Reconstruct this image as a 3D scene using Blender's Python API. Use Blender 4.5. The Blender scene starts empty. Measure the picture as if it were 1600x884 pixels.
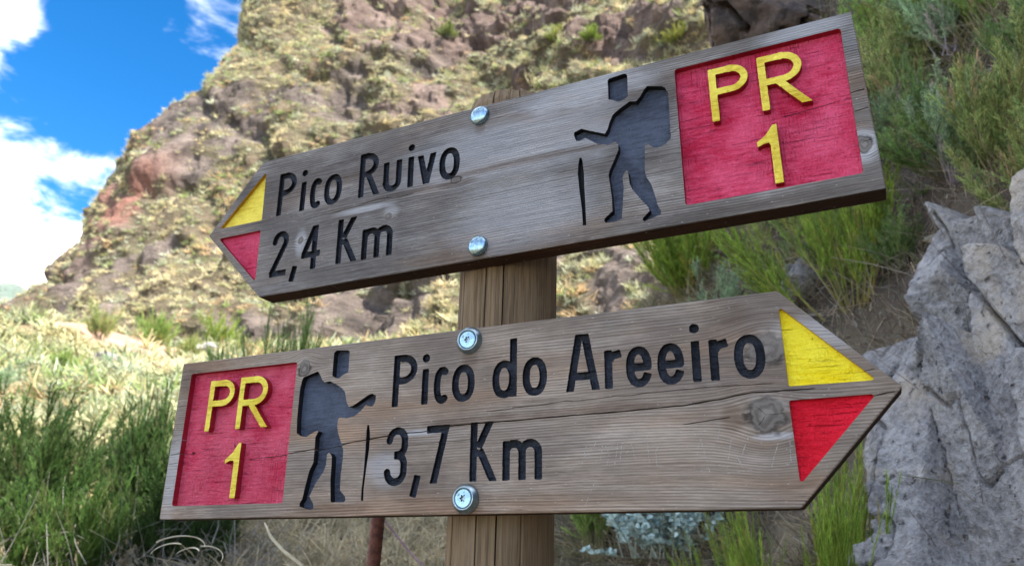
import bpy, math, random
import numpy as np
from mathutils import Vector, Matrix
from mathutils.geometry import delaunay_2d_cdt
random.seed(5); RNG=np.random.default_rng(11)
SC=bpy.context.scene; COL=SC.collection

# ------------------------------------------------------------------ camera
CAMZ=1.55
PITCH,ROLL=0.338467,0.029299
cd=bpy.data.cameras.new('camera'); cam=bpy.data.objects.new('camera',cd); COL.objects.link(cam)
fw=Vector((0,math.cos(PITCH),math.sin(PITCH))); r0=Vector((1,0,0)); u0=r0.cross(fw)
rr=math.cos(ROLL)*r0+math.sin(ROLL)*u0; uu=-math.sin(ROLL)*r0+math.cos(ROLL)*u0
cam.matrix_world=Matrix(((rr.x,uu.x,-fw.x,0),(rr.y,uu.y,-fw.y,0),(rr.z,uu.z,-fw.z,CAMZ),(0,0,0,1)))
cd.sensor_width=36; cd.lens=36*1221.5/1600; cd.clip_start=.05; cd.clip_end=5000
cd.dof.use_dof=True; cd.dof.focus_distance=.86; cd.dof.aperture_fstop=9.5
SC.camera=cam

# ------------------------------------------------------------------ light and view
SUN_EL=math.radians(43); SUN_DIR=Vector((.741*math.cos(SUN_EL),-.671*math.cos(SUN_EL),math.sin(SUN_EL))).normalized()
SUN_STRENGTH=3.8; SKY=.15
SC.view_settings.view_transform='Standard'; SC.view_settings.look='None'; SC.view_settings.gamma=1
SC.view_settings.exposure=2.1
ld=bpy.data.lights.new('sun','SUN'); ld.energy=SUN_STRENGTH; ld.angle=math.radians(.5); ld.color=(1,.95,.86)
sun=bpy.data.objects.new('sun',ld); COL.objects.link(sun); sun.location=(30,-20,40)
sun.rotation_euler=SUN_DIR.to_track_quat('Z','Y').to_euler()

# ------------------------------------------------------------------ node helper
class V:
    def __init__(s,nt,k): s.nt,s.k=nt,k
    def _m(s,op,b=None,c=None,rev=False):
        n=s.nt.nodes.new('ShaderNodeMath'); n.operation=op
        args=[s.k,b.k if isinstance(b,V) else b,c.k if isinstance(c,V) else c]
        if rev: args[0],args[1]=args[1],args[0]
        for i,a in enumerate(args):
            if a is None: continue
            if isinstance(a,(int,float)): n.inputs[i].default_value=a
            else: s.nt.links.new(a,n.inputs[i])
        return V(s.nt,n.outputs[0])
    def __add__(s,b): return s._m('ADD',b)
    __radd__=__add__
    def __sub__(s,b): return s._m('SUBTRACT',b)
    def __rsub__(s,b): return s._m('SUBTRACT',b,rev=True)
    def __mul__(s,b): return s._m('MULTIPLY',b)
    __rmul__=__mul__
    def __truediv__(s,b): return s._m('DIVIDE',b)
    def sin(s): return s._m('SINE')
    def exp(s): return s._m('EXPONENT')
    def sqrt(s): return s._m('SQRT')
    def abs(s): return s._m('ABSOLUTE')
    def max(s,b): return s._m('MAXIMUM',b)
    def min(s,b): return s._m('MINIMUM',b)
    def pow(s,b): return s._m('POWER',b)
    def step(s,a,b):
        n=s.nt.nodes.new('ShaderNodeMapRange'); n.interpolation_type='SMOOTHSTEP'
        s.nt.links.new(s.k,n.inputs['Value'])
        if a<=b: n.inputs[1].default_value=a; n.inputs[2].default_value=b
        else: n.inputs[1].default_value=b; n.inputs[2].default_value=a; n.inputs[3].default_value=1; n.inputs[4].default_value=0
        return V(s.nt,n.outputs[0])
def _in(nt,sock,v):
    if isinstance(v,V): nt.links.new(v.k,sock)
    elif isinstance(v,(tuple,list)): sock.default_value=tuple(v)+((1,) if len(v)==3 and sock.type=='RGBA' else ())
    elif isinstance(v,(int,float)): sock.default_value=v
    else: nt.links.new(v,sock)
def mix(nt,f,a,b):
    n=nt.nodes.new('ShaderNodeMix'); n.data_type='RGBA'; n.clamp_factor=True
    _in(nt,n.inputs[0],f); _in(nt,n.inputs[6],a); _in(nt,n.inputs[7],b); return n.outputs[2]
def mul(nt,a,b):
    n=nt.nodes.new('ShaderNodeMix'); n.data_type='RGBA'; n.blend_type='MULTIPLY'; n.inputs[0].default_value=1
    _in(nt,n.inputs[6],a); _in(nt,n.inputs[7],b); return n.outputs[2]
def vec(nt,x,y,z):
    n=nt.nodes.new('ShaderNodeCombineXYZ')
    for i,a in enumerate((x,y,z)): _in(nt,n.inputs[i],a)
    return n.outputs[0]
def noise(nt,v,scale=1.,detail=3.,rough=.55,dist=0.):
    n=nt.nodes.new('ShaderNodeTexNoise'); nt.links.new(v,n.inputs['Vector'])
    n.inputs['Scale'].default_value=scale; n.inputs['Detail'].default_value=detail; n.inputs['Roughness'].default_value=rough; n.inputs['Distortion'].default_value=dist
    return V(nt,n.outputs[0])
def voro(nt,v,scale,feature='F1',out=0):
    n=nt.nodes.new('ShaderNodeTexVoronoi'); n.feature=feature; nt.links.new(v,n.inputs['Vector']); n.inputs['Scale'].default_value=scale
    return V(nt,n.outputs[out])
def coords(nt,kind='Object'):
    n=nt.nodes.new('ShaderNodeTexCoord'); s=nt.nodes.new('ShaderNodeSeparateXYZ'); nt.links.new(n.outputs[kind],s.inputs[0])
    return n.outputs[kind],V(nt,s.outputs[0]),V(nt,s.outputs[1]),V(nt,s.outputs[2])
def newmat(name):
    m=bpy.data.materials.new(name); m.use_nodes=True; nt=m.node_tree
    b=nt.nodes['Principled BSDF']; return m,nt,b
def bump(nt,b,h,strength,dist):
    n=nt.nodes.new('ShaderNodeBump'); n.inputs['Strength'].default_value=strength; n.inputs['Distance'].default_value=dist
    nt.links.new(h.k,n.inputs['Height']); nt.links.new(n.outputs[0],b.inputs['Normal'])

# ------------------------------------------------------------------ sky with clouds
W=bpy.data.worlds.new('World'); SC.world=W; W.use_nodes=True
def build_sky():
    nt=W.node_tree; bg=nt.nodes['Background']; bg.inputs['Strength'].default_value=SKY
    sk=nt.nodes.new('ShaderNodeTexSky'); sk.sky_type='NISHITA'; sk.sun_disc=False
    sk.sun_elevation=SUN_EL; sk.sun_rotation=math.atan2(SUN_DIR.x,SUN_DIR.y); sk.altitude=1600; sk.dust_density=.3; sk.ozone_density=2.5; sk.air_density=1.0
    hs=nt.nodes.new('ShaderNodeHueSaturation'); hs.inputs['Saturation'].default_value=1.36; hs.inputs['Value'].default_value=.50
    nt.links.new(sk.outputs[0],hs.inputs['Color'])
    g,x,y,z=coords(nt,'Generated')
    den=z.max(0.0)+.25
    p=vec(nt,x/den,y/den,0.0)
    n1=noise(nt,p,1.7,7.,.58,.25); n2=noise(nt,p,6.5,5.,.6,.3)
    def blob(d,w):
        d=Vector(d).normalized()
        dot=x*d.x+y*d.y+z*d.z
        return ((dot-1.0)*(1.0/w)).exp()
    bias=blob(CL1,.0045)*.30+blob(CL2,.0060)*.17+blob(CL3,.0013)*.42+blob(CL7,.0012)*.12-blob(CL4,.012)*.20-blob(CL6,.0022)*.20-blob(CL5,.0012)*.16
    c=n1*.56+n2*.74+bias-.06
    m=c.step(.50,.86)
    shade=noise(nt,p,3.0,4.,.6)
    cc=mix(nt,shade.step(.3,.7),(8.6,8.7,8.8,1),(12.5,12.4,12.2,1))
    nt.links.new(mix(nt,m*.97,hs.outputs[0],cc),bg.inputs['Color'])
CL1=(-.56,.79,.285); CL2=(-.535,.755,.405); CL3=(-.535,.672,.512); CL7=(-.375,.733,.567); CL4=(-.43,.75,.50); CL6=(-.52,.715,.465); CL5=(-.50,.795,.345)
build_sky()

# ------------------------------------------------------------------ mesh helpers
def link(o,parent=None):
    COL.objects.link(o)
    if parent: o.parent=parent
    return o
def mesh_np(name,verts,faces,mat=None,parent=None,tint=None,smooth=False,obj=True):
    """faces: int array (n,3) or (n,4)"""
    verts=np.asarray(verts,np.float32); faces=np.asarray(faces,np.int32)
    me=bpy.data.meshes.new(name); n,k=faces.shape
    me.vertices.add(len(verts)); me.vertices.foreach_set('co',verts.ravel())
    me.loops.add(n*k); me.loops.foreach_set('vertex_index',faces.ravel())
    me.polygons.add(n); me.polygons.foreach_set('loop_start',np.arange(0,n*k,k,dtype=np.int32)); me.polygons.foreach_set('loop_total',np.full(n,k,np.int32))
    me.polygons.foreach_set('use_smooth',np.full(n,smooth))
    if tint is not None:
        a=me.attributes.new('tint','FLOAT_COLOR','POINT'); c=np.ones((len(verts),4),np.float32); c[:,:3]=tint; a.data.foreach_set('color',c.ravel())
    me.update(calc_edges=True); me.validate()
    if mat: me.materials.append(mat)
    if not obj: return me
    return link(bpy.data.objects.new(name,me),parent)
def mesh_py(name,verts,faces,mats,parent=None,midx=None,smooth=None):
    me=bpy.data.meshes.new(name); me.from_pydata([tuple(v) for v in verts],[],[tuple(f) for f in faces])
    for m in (mats if isinstance(mats,(list,tuple)) else [mats]): me.materials.append(m)
    if midx is not None: me.polygons.foreach_set('material_index',np.array(midx,np.int32))
    if smooth is not None: me.polygons.foreach_set('use_smooth',np.array(smooth,bool) if hasattr(smooth,'__len__') else np.full(len(me.polygons),smooth))
    me.update(); return link(bpy.data.objects.new(name,me),parent)
def empty(name,loc=(0,0,0),rz=0,s=1):
    o=bpy.data.objects.new(name,None); o.empty_display_size=.1; o.location=loc; o.rotation_euler=(0,0,rz); o.scale=(s,s,s); return link(o)
def tag(o,label=None,cat=None,group=None,kind=None):
    for k,v in (('label',label),('category',cat),('group',group),('kind',kind)):
        if v: o[k]=v
    return o
def strands(P,D,L,w,bend=None,seg=2,sides=3,col=None,coltip=None,taper=.25):
    """tapered thin stems: base P, direction D, length L, base width w, bend vector added quadratically"""
    P=np.asarray(P,float); n=len(P); D=np.asarray(D,float); D=D/np.linalg.norm(D,axis=1,keepdims=True)
    L=np.broadcast_to(L,(n,)); w=np.broadcast_to(w,(n,))
    if bend is None: bend=np.zeros((n,3))
    a=RNG.normal(size=(n,3)); a=np.cross(a,D); a/=np.linalg.norm(a,axis=1,keepdims=True)+1e-9; b=np.cross(D,a)
    t=np.linspace(0,1,seg+1)
    rings=[]
    for i in range(seg+1):
        c=P+D*(L*t[i])[:,None]+bend*(L*t[i]**2)[:,None]
        ww=w*(1-(1-taper)*t[i])*.5
        if sides==2: R=np.stack([c-a*ww[:,None],c+a*ww[:,None]],1)
        else: R=np.stack([c+(a*math.cos(q)+b*math.sin(q))*ww[:,None] for q in [2*math.pi*j/sides for j in range(sides)]],1)
        rings.append(R)
    Vt=np.stack(rings,1).reshape(-1,3)
    S=sides; off=(np.arange(n)*(seg+1)*S)[:,None]
    loc=[]
    for i in range(seg):
        rg=range(S) if S>2 else range(1)
        for j in rg:
            k=(j+1)%S; loc.append((i*S+j,i*S+k,(i+1)*S+k,(i+1)*S+j))
    F=(off[:,:,None]+np.array(loc)[None]).reshape(-1,4)
    C=None
    if col is not None:
        col=np.broadcast_to(np.asarray(col,float),(n,3)); ct=col if coltip is None else np.broadcast_to(np.asarray(coltip,float),(n,3))
        C=np.repeat(np.stack([col*(1-q)+ct*q for q in t],1),S,axis=1).reshape(-1,3)
    return Vt,F,C
def merge(parts):
    vs,fs,cs,o=[],[],[],0
    for v,f,c in parts:
        vs.append(v); fs.append(f+o); cs.append(c if c is not None else np.ones((len(v),3))); o+=len(v)
    return np.concatenate(vs),np.concatenate(fs),np.concatenate(cs)
def unit(n,upw=0.):
    d=RNG.normal(size=(n,3)); d[:,2]+=upw; return d/np.linalg.norm(d,axis=1,keepdims=True)
def tube(path,rad,sides=8):
    path=[Vector(p) for p in path]; n=len(path); vs=[];fs=[]
    rad=rad if hasattr(rad,'__len__') else [rad]*n
    up=Vector((.31,.52,.79))
    for i,p in enumerate(path):
        d=(path[min(i+1,n-1)]-path[max(i-1,0)]).normalized(); a=d.cross(up).normalized(); b=d.cross(a)
        for j in range(sides):
            q=2*math.pi*j/sides; vs.append(p+(a*math.cos(q)+b*math.sin(q))*rad[i])
    for i in range(n-1):
        for j in range(sides):
            k=(j+1)%sides; fs.append((i*sides+j,i*sides+k,(i+1)*sides+k,(i+1)*sides+j))
    fs.append(tuple(range(sides))[::-1]); fs.append(tuple((n-1)*sides+j for j in range(sides)))
    return vs,fs

#TERRAIN
def _hash(ix,iy,iz):
    h=(ix.astype(np.uint32)*np.uint32(374761393)+iy.astype(np.uint32)*np.uint32(668265263)+iz.astype(np.uint32)*np.uint32(2147483647-61))
    h=(h^(h>>np.uint32(13)))*np.uint32(1274126177)
    h=h^(h>>np.uint32(16))
    return (h&np.uint32(0xffffff)).astype(np.float64)/0xffffff
def vnoise(x,y,z=0.0):
    x,y,z=np.broadcast_arrays(np.asarray(x,float),np.asarray(y,float),np.asarray(z,float))
    xi,yi,zi=np.floor(x),np.floor(y),np.floor(z)
    fx,fy,fz=x-xi,y-yi,z-zi
    xi,yi,zi=xi.astype(np.int64),yi.astype(np.int64),zi.astype(np.int64)
    s=lambda t:t*t*t*(t*(t*6-15)+10)
    sx,sy,sz=s(fx),s(fy),s(fz)
    r=0
    for dx in (0,1):
        wx=sx if dx else 1-sx
        for dy in (0,1):
            wy=sy if dy else 1-sy
            for dz in (0,1):
                wz=sz if dz else 1-sz
                r=r+wx*wy*wz*_hash(xi+dx,yi+dy,zi+dz)
    return r
def fbm(x,y,z=0.0,o=4,g=.5):
    a,t,n=1.,0.,0.
    for i in range(o):
        t=t+a*vnoise(x*2**i+17.3*i,y*2**i-9.1*i,np.asarray(z)*2**i+5.7*i); n+=a; a*=g
    return t/n-.5
def sstep(a,b,t):
    t=np.clip((t-a)/(b-a),0,1); return t*t*(3-2*t)
FY=[-60,-14,-9,-5,-2,-.5,.5,1,1.75,3,5,6,7,9,12,20,60]
FX=[-6,-2.5,-1.0,.4,1.0,1.2,1.0,.75,.25,-.2,-.7,-.6,.2,2.5,7,18,60]
def terrain(x,y):
    x=np.asarray(x,float); y=np.asarray(y,float)
    ahead=1.3*sstep(1.7,3.8,y)+.285*np.maximum(0,y-3.8)
    ahead=ahead*(1-.5*sstep(0,60,-x-30-0.0*y))
    t=x-np.interp(y,FY,FX)+.5*fbm(x*.5,y*.5,3.)
    tt=np.maximum(0,t)
    bank=np.where(tt<5,1.9*tt,9.5+1.45*(tt-5)); bank=np.where(tt>16,9.5+1.45*11+.3*(tt-16),bank)
    k=.35; h=np.clip(.5+.5*(ahead-bank)/k,0,1)
    z=ahead*h+bank*(1-h)+k*h*(1-h)
    d=np.hypot(x,y)
    amp=np.clip(d*.12,.02,1.2)
    z=z+amp*(.35*fbm(x*.9,y*.9,1.,4))+np.clip(d*.02,0,.35)*fbm(x*3.1,y*3.1,2.,3)
    z=z+sstep(10,26,y)*sstep(8,-4,x)*np.exp(-(y/90.)**2)*(3.4*fbm(x*.10,y*.10,7.,3)+1.3*fbm(x*.33,y*.33,9.,3))
    return z
#END
# ------------------------------------------------------------------ materials of the signpost
def wood_mat(name,dark,midc,light,knots=(),bleach=(),stains=(),axis='X',freq=1.,seed=0.,streak=1.,bstr=.55):
    m,nt,b=newmat(name); g,x,y,z=coords(nt)
    if axis=='X': u,v,w=x,z,y
    else: u,v,w=z,x+y*.7,y
    v0=v+w*.63; vv=v0; kn=None; kshade=None
    for (ku,kv,r,asp) in knots:
        du=(u-ku)*(1/(r*asp)); dv=(v-kv)*(1/r); d2=du*du+dv*dv
        vv=vv-(v-kv)*((d2*-.28).exp()*.9)
        d=d2.sqrt(); wob=noise(nt,g,90.,3.)
        dd=d+(wob-.5)*.95
        mk=dd.step(1.12,.86); ring=((dd*11.0+(wob-.5)*3.0).sin()*.5+.5)*.40+(1.0-dd.min(1.0))*.5
        edge=dd.step(.72,.98)*dd.step(1.35,1.02)
        kn=mk if kn is None else kn.max(mk); kk=mk*ring; kshade=(kk,edge) if kshade is None else (kshade[0].max(kk),kshade[1].max(edge))
    pv=vec(nt,u*1.9,vv*7.0,w*4.0+seed); n=noise(nt,pv,1.,2.)
    pv2=vec(nt,u*14.,vv*60.,w*9.+seed); n2=noise(nt,pv2,1.,3.)
    vv=vv+(n-.5)*.022+(n2-.5)*.0022
    amp=noise(nt,vec(nt,u*3.3,vv*24.,seed+5.),1.,3.).step(.30,.70)
    ring=((vv*(2*math.pi*345*freq)).sin()*.5+.5)*(amp*.9+.1)
    gs=noise(nt,vec(nt,u*8.,vv*520.*freq,seed),1.,4.,.65)
    fine=noise(nt,vec(nt,u*60.,vv*1900.*freq,seed+3.),1.,2.,.6)
    mott=noise(nt,vec(nt,u*11.,v0*26.,seed+7.),1.,5.,.65)
    t=ring*.24+gs*.62+fine*.45-.12
    c=mix(nt,t.step(.16,.66),dark,midc)
    c=mix(nt,(t*.6+mott*.65).step(.56,.98),c,light)
    brown=noise(nt,vec(nt,u*3.1,vv*16.,seed+11.),1.,3.)
    c=mix(nt,brown.step(.46,.70)*.75,c,mul(nt,c,(1.16,.90,.70,1)))
    big=noise(nt,vec(nt,u*4.3,v0*6.,seed+17.),1.,4.,.6); c=mul(nt,c,mix(nt,big.step(.3,.7),(.68,.68,.71,1),(1.26,1.24,1.21,1)))
    for (bu,bv,ru,rv,am) in bleach:
        du=(u-bu)*(1/ru); dv=(v-bv)*(1/rv); d2=du*du+dv*dv+(mott-.5)*2.4
        f=d2.step(1.3,.0)*(gs*.9+fine*.5)*am
        c=mix(nt,f,c,(.50,.51,.545,1))
    for (bu,bv,ru,rv,am) in stains:
        du=(u-bu)*(1/ru); dv=(v-bv)*(1/rv); d2=du*du+dv*dv+(mott-.5)*1.8+(gs-.5)*.8
        c=mix(nt,d2.step(1.25,.1)*am,c,mul(nt,c,(.50,.40,.33,1)))
    fl=noise(nt,vec(nt,u*190.,v0*640.,seed),1.,2.)
    c=mix(nt,fl.step(.68,.76)*.5,c,(.62,.60,.58,1))
    dk=noise(nt,vec(nt,u*13.,vv*640.,seed+21.),1.,3.,.7)
    c=mix(nt,dk.step(.62,.72)*.8,c,(.035,.028,.024,1))
    h=ring*.55+gs*.75+fine*.35-dk.step(.62,.74)*.8
    if kn is not None:
        kc=mix(nt,(kshade[0]*.55+mott*.5).step(.2,.8),(.062,.052,.046,1),(.21,.185,.165,1))
        c=mix(nt,kn*.9,c,kc); c=mix(nt,kshade[1]*(mott.step(.46,.66))*.35,c,(.42,.39,.36,1)); c=mix(nt,kshade[1]*(mott.step(.52,.38))*.85,c,(.028,.022,.018,1))
        h=h*(1.0-kn)+kshade[0]*.7*kn-kshade[1]*mott.step(.52,.38)*.9
    _in(nt,b.inputs['Base Color'],c); b.inputs['Roughness'].default_value=.78
    b.inputs['Specular IOR Level'].default_value=.15
    bump(nt,b,h,bstr,.0016)
    return m
def paint_mat(name,base,alt,rough=.5,scr=.0,bstr=.4,comb=False,spec=.15):
    m,nt,b=newmat(name); g,x,y,z=coords(nt)
    n=noise(nt,vec(nt,x*22.,z*22.,1.),1.,5.,.65,.4); n2=noise(nt,vec(nt,x*420.,z*150.,2.),1.,3.,.6); n3=noise(nt,vec(nt,x*48.,z*300.,5.),1.,4.,.7)
    c=mix(nt,(n*.75+n3*.55).step(.44,.82),base,alt)
    g2=noise(nt,vec(nt,x*18.,z*520.,12.),1.,3.,.7); c=mix(nt,g2.step(.60,.72)*.55,c,mul(nt,base,(.45,.4,.4,1)))
    if scr:
        f=noise(nt,vec(nt,x*170.,z*460.,9.),1.,2.,.6); c=mix(nt,f.step(.63,.72)*scr,c,mul(nt,alt,(1.2,2.2,2.2,1)))
        w=noise(nt,vec(nt,x*14.,z*9.,19.),1.,4.,.6); c=mix(nt,w.step(.52,.72)*scr*.8,c,mul(nt,alt,(1.12,1.5,1.4,1)))
    d=noise(nt,vec(nt,x*210.,z*210.,4.),1.,2.,.5); c=mix(nt,d.step(.34,.25)*.6,c,mul(nt,base,(.35,.3,.3,1)))
    h=n2*.6+n3*.9+n*.5-g2.step(.60,.72)*.5
    if comb:
        q=noise(nt,vec(nt,x*8.,z*6.,8.),1.,3.).step(.44,.60); h=h+noise(nt,vec(nt,x*620.,z*24.,23.),1.,2.,.5)*q*1.3
    _in(nt,b.inputs['Base Color'],c); _in(nt,b.inputs['Roughness'],n2*.25+(rough-.1)); b.inputs['Specular IOR Level'].default_value=spec
    bump(nt,b,h,bstr,.0042)
    return m
def metal_mat(name,col,rough,sc=900.):
    m,nt,b=newmat(name); g,x,y,z=coords(nt)
    n=noise(nt,g,sc,3.,.6); n2=noise(nt,g,120.,3.)
    dt=noise(nt,g,260.,4.,.7); cc=mix(nt,n2.step(.35,.7),col,mul(nt,col,(.70,.74,.78,1))); _in(nt,b.inputs['Base Color'],mix(nt,dt.step(.56,.68)*.7,cc,(.10,.085,.07,1)))
    b.inputs['Metallic'].default_value=1.; _in(nt,b.inputs['Roughness'],n*.12+rough)
    bump(nt,b,n,.12,.0004); return m
WA=wood_mat('weathered_grey_wood',(.046,.039,.036,1),(.178,.160,.148,1),(.365,.35,.345,1),
   knots=[(-.2552,-.0309,.0058,.8),(-.1246,-.0227,.0050,1.0),(-.0309,.0068,.0045,1.6),(-.2613,.0046,.0036,1.3),(.4064,-.050,.010,.7)],
   bleach=[(.04,.035,.16,.05,.50),(.05,-.055,.10,.05,.42),(-.255,-.034,.010,.020,.6),(.13,.085,.10,.02,.7),(.405,-.052,.018,.02,.8),(-.16,-.006,.05,.005,.6),(-.12,-.016,.012,.010,.4),(.37,.09,.05,.015,.6)],stains=[(.055,.012,.10,.0055,.75),(.16,.010,.05,.004,.6),(-.03,.002,.03,.006,.7),(-.10,.004,.07,.004,.6),(.0,.070,.009,.010,.5),(.002,-.096,.010,.007,.6),(-.25,.06,.09,.03,.25),(.30,-.092,.12,.008,.4),(.385,.06,.02,.03,.3)],seed=2.)
WB=wood_mat('weathered_brown_wood',(.098,.075,.060,1),(.245,.199,.163,1),(.40,.35,.305,1),
   knots=[(.3000,-.0165,.0165,1.0),(.3054,.0432,.0150,1.15),(-.2227,.0733,.010,.9)],
   bleach=[(-.06,-.012,.035,.004,.8),(-.1,-.05,.03,.02,.5),(.305,-.036,.02,.004,.6),(.36,.055,.06,.02,.5),(-.41,-.05,.02,.06,.5)],stains=[(0,.060,.011,.014,.5),(.008,-.0945,.016,.006,.6),(.265,.082,.03,.016,.4),(.02,-.004,.10,.006,.5),(.16,.0,.09,.005,.5),(-.16,-.09,.08,.007,.4),(.10,-.085,.14,.008,.3),(.27,-.02,.012,.016,.6),(-.40,.06,.02,.04,.3)],seed=31.,bstr=.35)
M_LOWEDGE=wood_mat('dark_brown_lower_edge',(.018,.009,.006,1),(.050,.026,.017,1),(.085,.050,.035,1),seed=8.)  # darker brown wood, used only on the downward-facing plank edges
def post_mat():
    m,nt,b=newmat('post_wood'); g,x,y,z=coords(nt)
    rn=nt.nodes.new('ShaderNodeMath'); rn.operation='ARCTAN2'; nt.links.new(y.k,rn.inputs[0]); nt.links.new(x.k,rn.inputs[1]); a=V(nt,rn.outputs[0])*.059
    n=noise(nt,vec(nt,x*22,y*22,z*2.2),1.,3.); 
    gs=noise(nt,vec(nt,x*230.,y*230.,z*5.+n*2.),1.,4.,.6); fine=noise(nt,vec(nt,x*900.,y*900.,z*22.),1.,2.,.6); mo=noise(nt,vec(nt,x*30.,y*30.,z*9.),1.,4.,.6)
    c=mix(nt,(gs*.7+fine*.4).step(.34,.72),(.080,.052,.030,1),(.235,.160,.092,1)); c=mix(nt,mo.step(.45,.75)*.6,c,(.24,.18,.12,1))
    dk=noise(nt,vec(nt,x*330.,y*330.,z*4.),1.,3.,.7); c=mix(nt,dk.step(.64,.74)*.45,c,(.03,.022,.016,1))
    _in(nt,b.inputs['Base Color'],c); b.inputs['Roughness'].default_value=.8; b.inputs['Specular IOR Level'].default_value=.25
    bump(nt,b,gs*.6+fine*.4-dk.step(.62,.72)*.8,.35,.0014); return m
M_POST=post_mat()
M_BLACK=paint_mat('black_groove_paint',(.008,.009,.013,1),(.035,.041,.060,1),rough=.45,bstr=.9,spec=.3)
M_FIG=paint_mat('slate_black_paint',(.022,.028,.044,1),(.070,.085,.128,1),rough=.5,bstr=.6,spec=.25)
M_WALL=paint_mat('black_edge_paint',(.012,.012,.014,1),(.02,.02,.024,1),rough=.7,bstr=.4,spec=.16)
M_REDA=paint_mat('crimson_paint',(.50,.010,.050,1),(.72,.085,.175,1),rough=.5,scr=.40,bstr=1.,comb=True,spec=.16)
M_REDB=paint_mat('faded_crimson_paint',(.48,.018,.060,1),(.64,.095,.155,1),rough=.55,scr=.60,bstr=1.,comb=True,spec=.16)
M_REDT=paint_mat('bright_red_paint',(.50,.002,.010,1),(.74,.012,.035,1),rough=.5,scr=.30,bstr=.9,spec=.16)
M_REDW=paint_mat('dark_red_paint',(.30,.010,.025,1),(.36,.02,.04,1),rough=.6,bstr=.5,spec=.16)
M_YEL=paint_mat('yellow_paint',(.58,.39,.018,1),(.86,.70,.10,1),rough=.5,scr=.22,bstr=.7,spec=.16)
M_YELB=paint_mat('bright_yellow_paint',(.84,.64,.004,1),(.92,.78,.05,1),rough=.4,scr=.15,bstr=.8,spec=.16)
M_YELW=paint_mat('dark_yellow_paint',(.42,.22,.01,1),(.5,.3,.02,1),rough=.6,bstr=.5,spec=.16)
M_ZINC=metal_mat('zinc_steel',(.30,.43,.50,1),.20); M_ZINC2=metal_mat('zinc_washer',(.34,.42,.46,1),.26); M_SOCK=metal_mat('socket_steel',(.10,.12,.14,1),.5)

# ------------------------------------------------------------------ routed glyphs (millimetres on the board)
HS=4.1
def arc(cx,cy,rx,ry,a0,a1,n=26,e=1.0):
    out=[]
    for i in range(n+1):
        a=math.radians(a0+(a1-a0)*i/n); c,s=math.cos(a),math.sin(a)
        out.append((cx+rx*math.copysign(abs(c)**e,c),cy+ry*math.copysign(abs(s)**e,s)))
    return out
def gP(l,r,b,t,m,h=HS):
    x=l+h; R=r-h; ry=(t-h-m)/2; rx=min((R-x)*.85,ry*1.15); c=R-rx
    return [[(x,b),(x,t)],[(x,t-h),(c,t-h)]+arc(c,(t-h+m)/2,rx,ry,90,-90)+[(x,m)]],(b,t)
def gR(l,r,b,t,m,le,h=HS,k=.45):
    S,_=gP(l,r,b,t,m,h); x0=l+h+(r-l-2*h)*k; dx=le-h-x0; dy=b-m
    return S+[[(x0-dx*.06,m-dy*.06),(x0+dx*1.15,m+dy*1.15)]],(b,t)
def gi(l,r,b,t,dv): return [[((l+r)/2,b),((l+r)/2,t)],[((l+r)/2,dv),((l+r)/2+.01,dv)]],None
def gc(l,r,b,t): cx=(l+r)/2+1.0; return [arc(cx,(b+t)/2,(r-l)/2-HS+1.2,(t-b)/2-HS,52,308,e=.9)],None
def go(l,r,b,t): return [arc((l+r)/2,(b+t)/2,(r-l)/2-HS,(t-b)/2-HS,0,360,40,e=.88)],None
def gu(l,r,b,t):
    x,R=l+HS,r-HS; q=(R-x)/2
    return [[(x,t),(x,b+HS+q)]+arc((x+R)/2,b+HS+q,q,q,180,360)+[(R,t)]],None
def gv(l,r,b,t):
    c=(l+r)/2; return [[(l+HS-.8,t+3),(c,b-1)],[(r-HS+.8,t+3),(c,b-1)]],(b,t)
def g2(l,r,b,t):
    x,R=l+HS+1,r-HS; rx=(R-x)/2; cx=(x+R)/2; cy=t-HS-rx*1.15
    return [arc(cx,cy,rx,rx*1.15,190,-28)+[(l+HS-1.0,b+HS-1)],[(l+1,b+HS-.6),(r,b+HS-.6)]],(b,t)
def g4(l,r,b,t):
    sx=r-9.5; return [[(sx+1,t+4),(l+HS-.5,b+21.5)],[(sx,b),(sx,t)],[(l,b+20.5),(r,b+20.5)]],(b,t)
def g3(l,r,b,t):
    R=r-HS; m=(b+t)/2+1; q=(R-l-HS-1)/2
    up=arc(R-q,t-HS-q*1.1,q,q*1.1,185,0)+arc(R-q*1.0,m+q*1.0,q,q*1.0,0,-75)+[(R-q*1.3,m)]
    lo=[(R-q*1.3,m)]+arc(R-q*1.0,m-q*1.0,q,q*1.0,75,0)+arc(R-q-.5,b+HS+q*1.1,q+.5,q*1.1,0,-185)
    return [up,lo],None
def g7(l,r,b,t): return [[(l,t-HS),(r-2,t-HS)],[(r-HS-.5,t+1),(l+9.5,b-3)]],(b,t)
def gK(l,r,b,t,ar):
    x=l+HS; m=b+(t-b)*.53; return [[(x,b),(x,t)],[(ar-HS,t+4),(x+5.5,m+2)],[(x,m-3.5),(x+6,m-3.5)],[(x+7,m),(r-HS+1.2,b-3)]],(b,t)
def gm(l,r,b,t):
    x,R=l+HS,r-HS; c=(x+R)/2; q=(c-x)/2
    return [[(x,b),(x,t-1)],[(x,t-HS-q*1.3)]+arc(x+q,t-HS-q,q,q,165,0)+[(c,b)],[(c,t-HS-q*1.3)]+arc(c+q,t-HS-q,q,q,165,0)+[(R,b)]],None
def ge(l,r,b,t):
    cx=(l+r)/2; rx=(r-l)/2-HS; ry=(t-b)/2-HS; cy=(b+t)/2
    return [arc(cx,cy,rx,ry,-8,298,44,e=.88)+[(cx+rx*.8,cy-ry*.72),(cx+rx,cy-ry*.42)],[(cx-rx,cy-.4),(cx+rx+2.0,cy-.4)]],None
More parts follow.
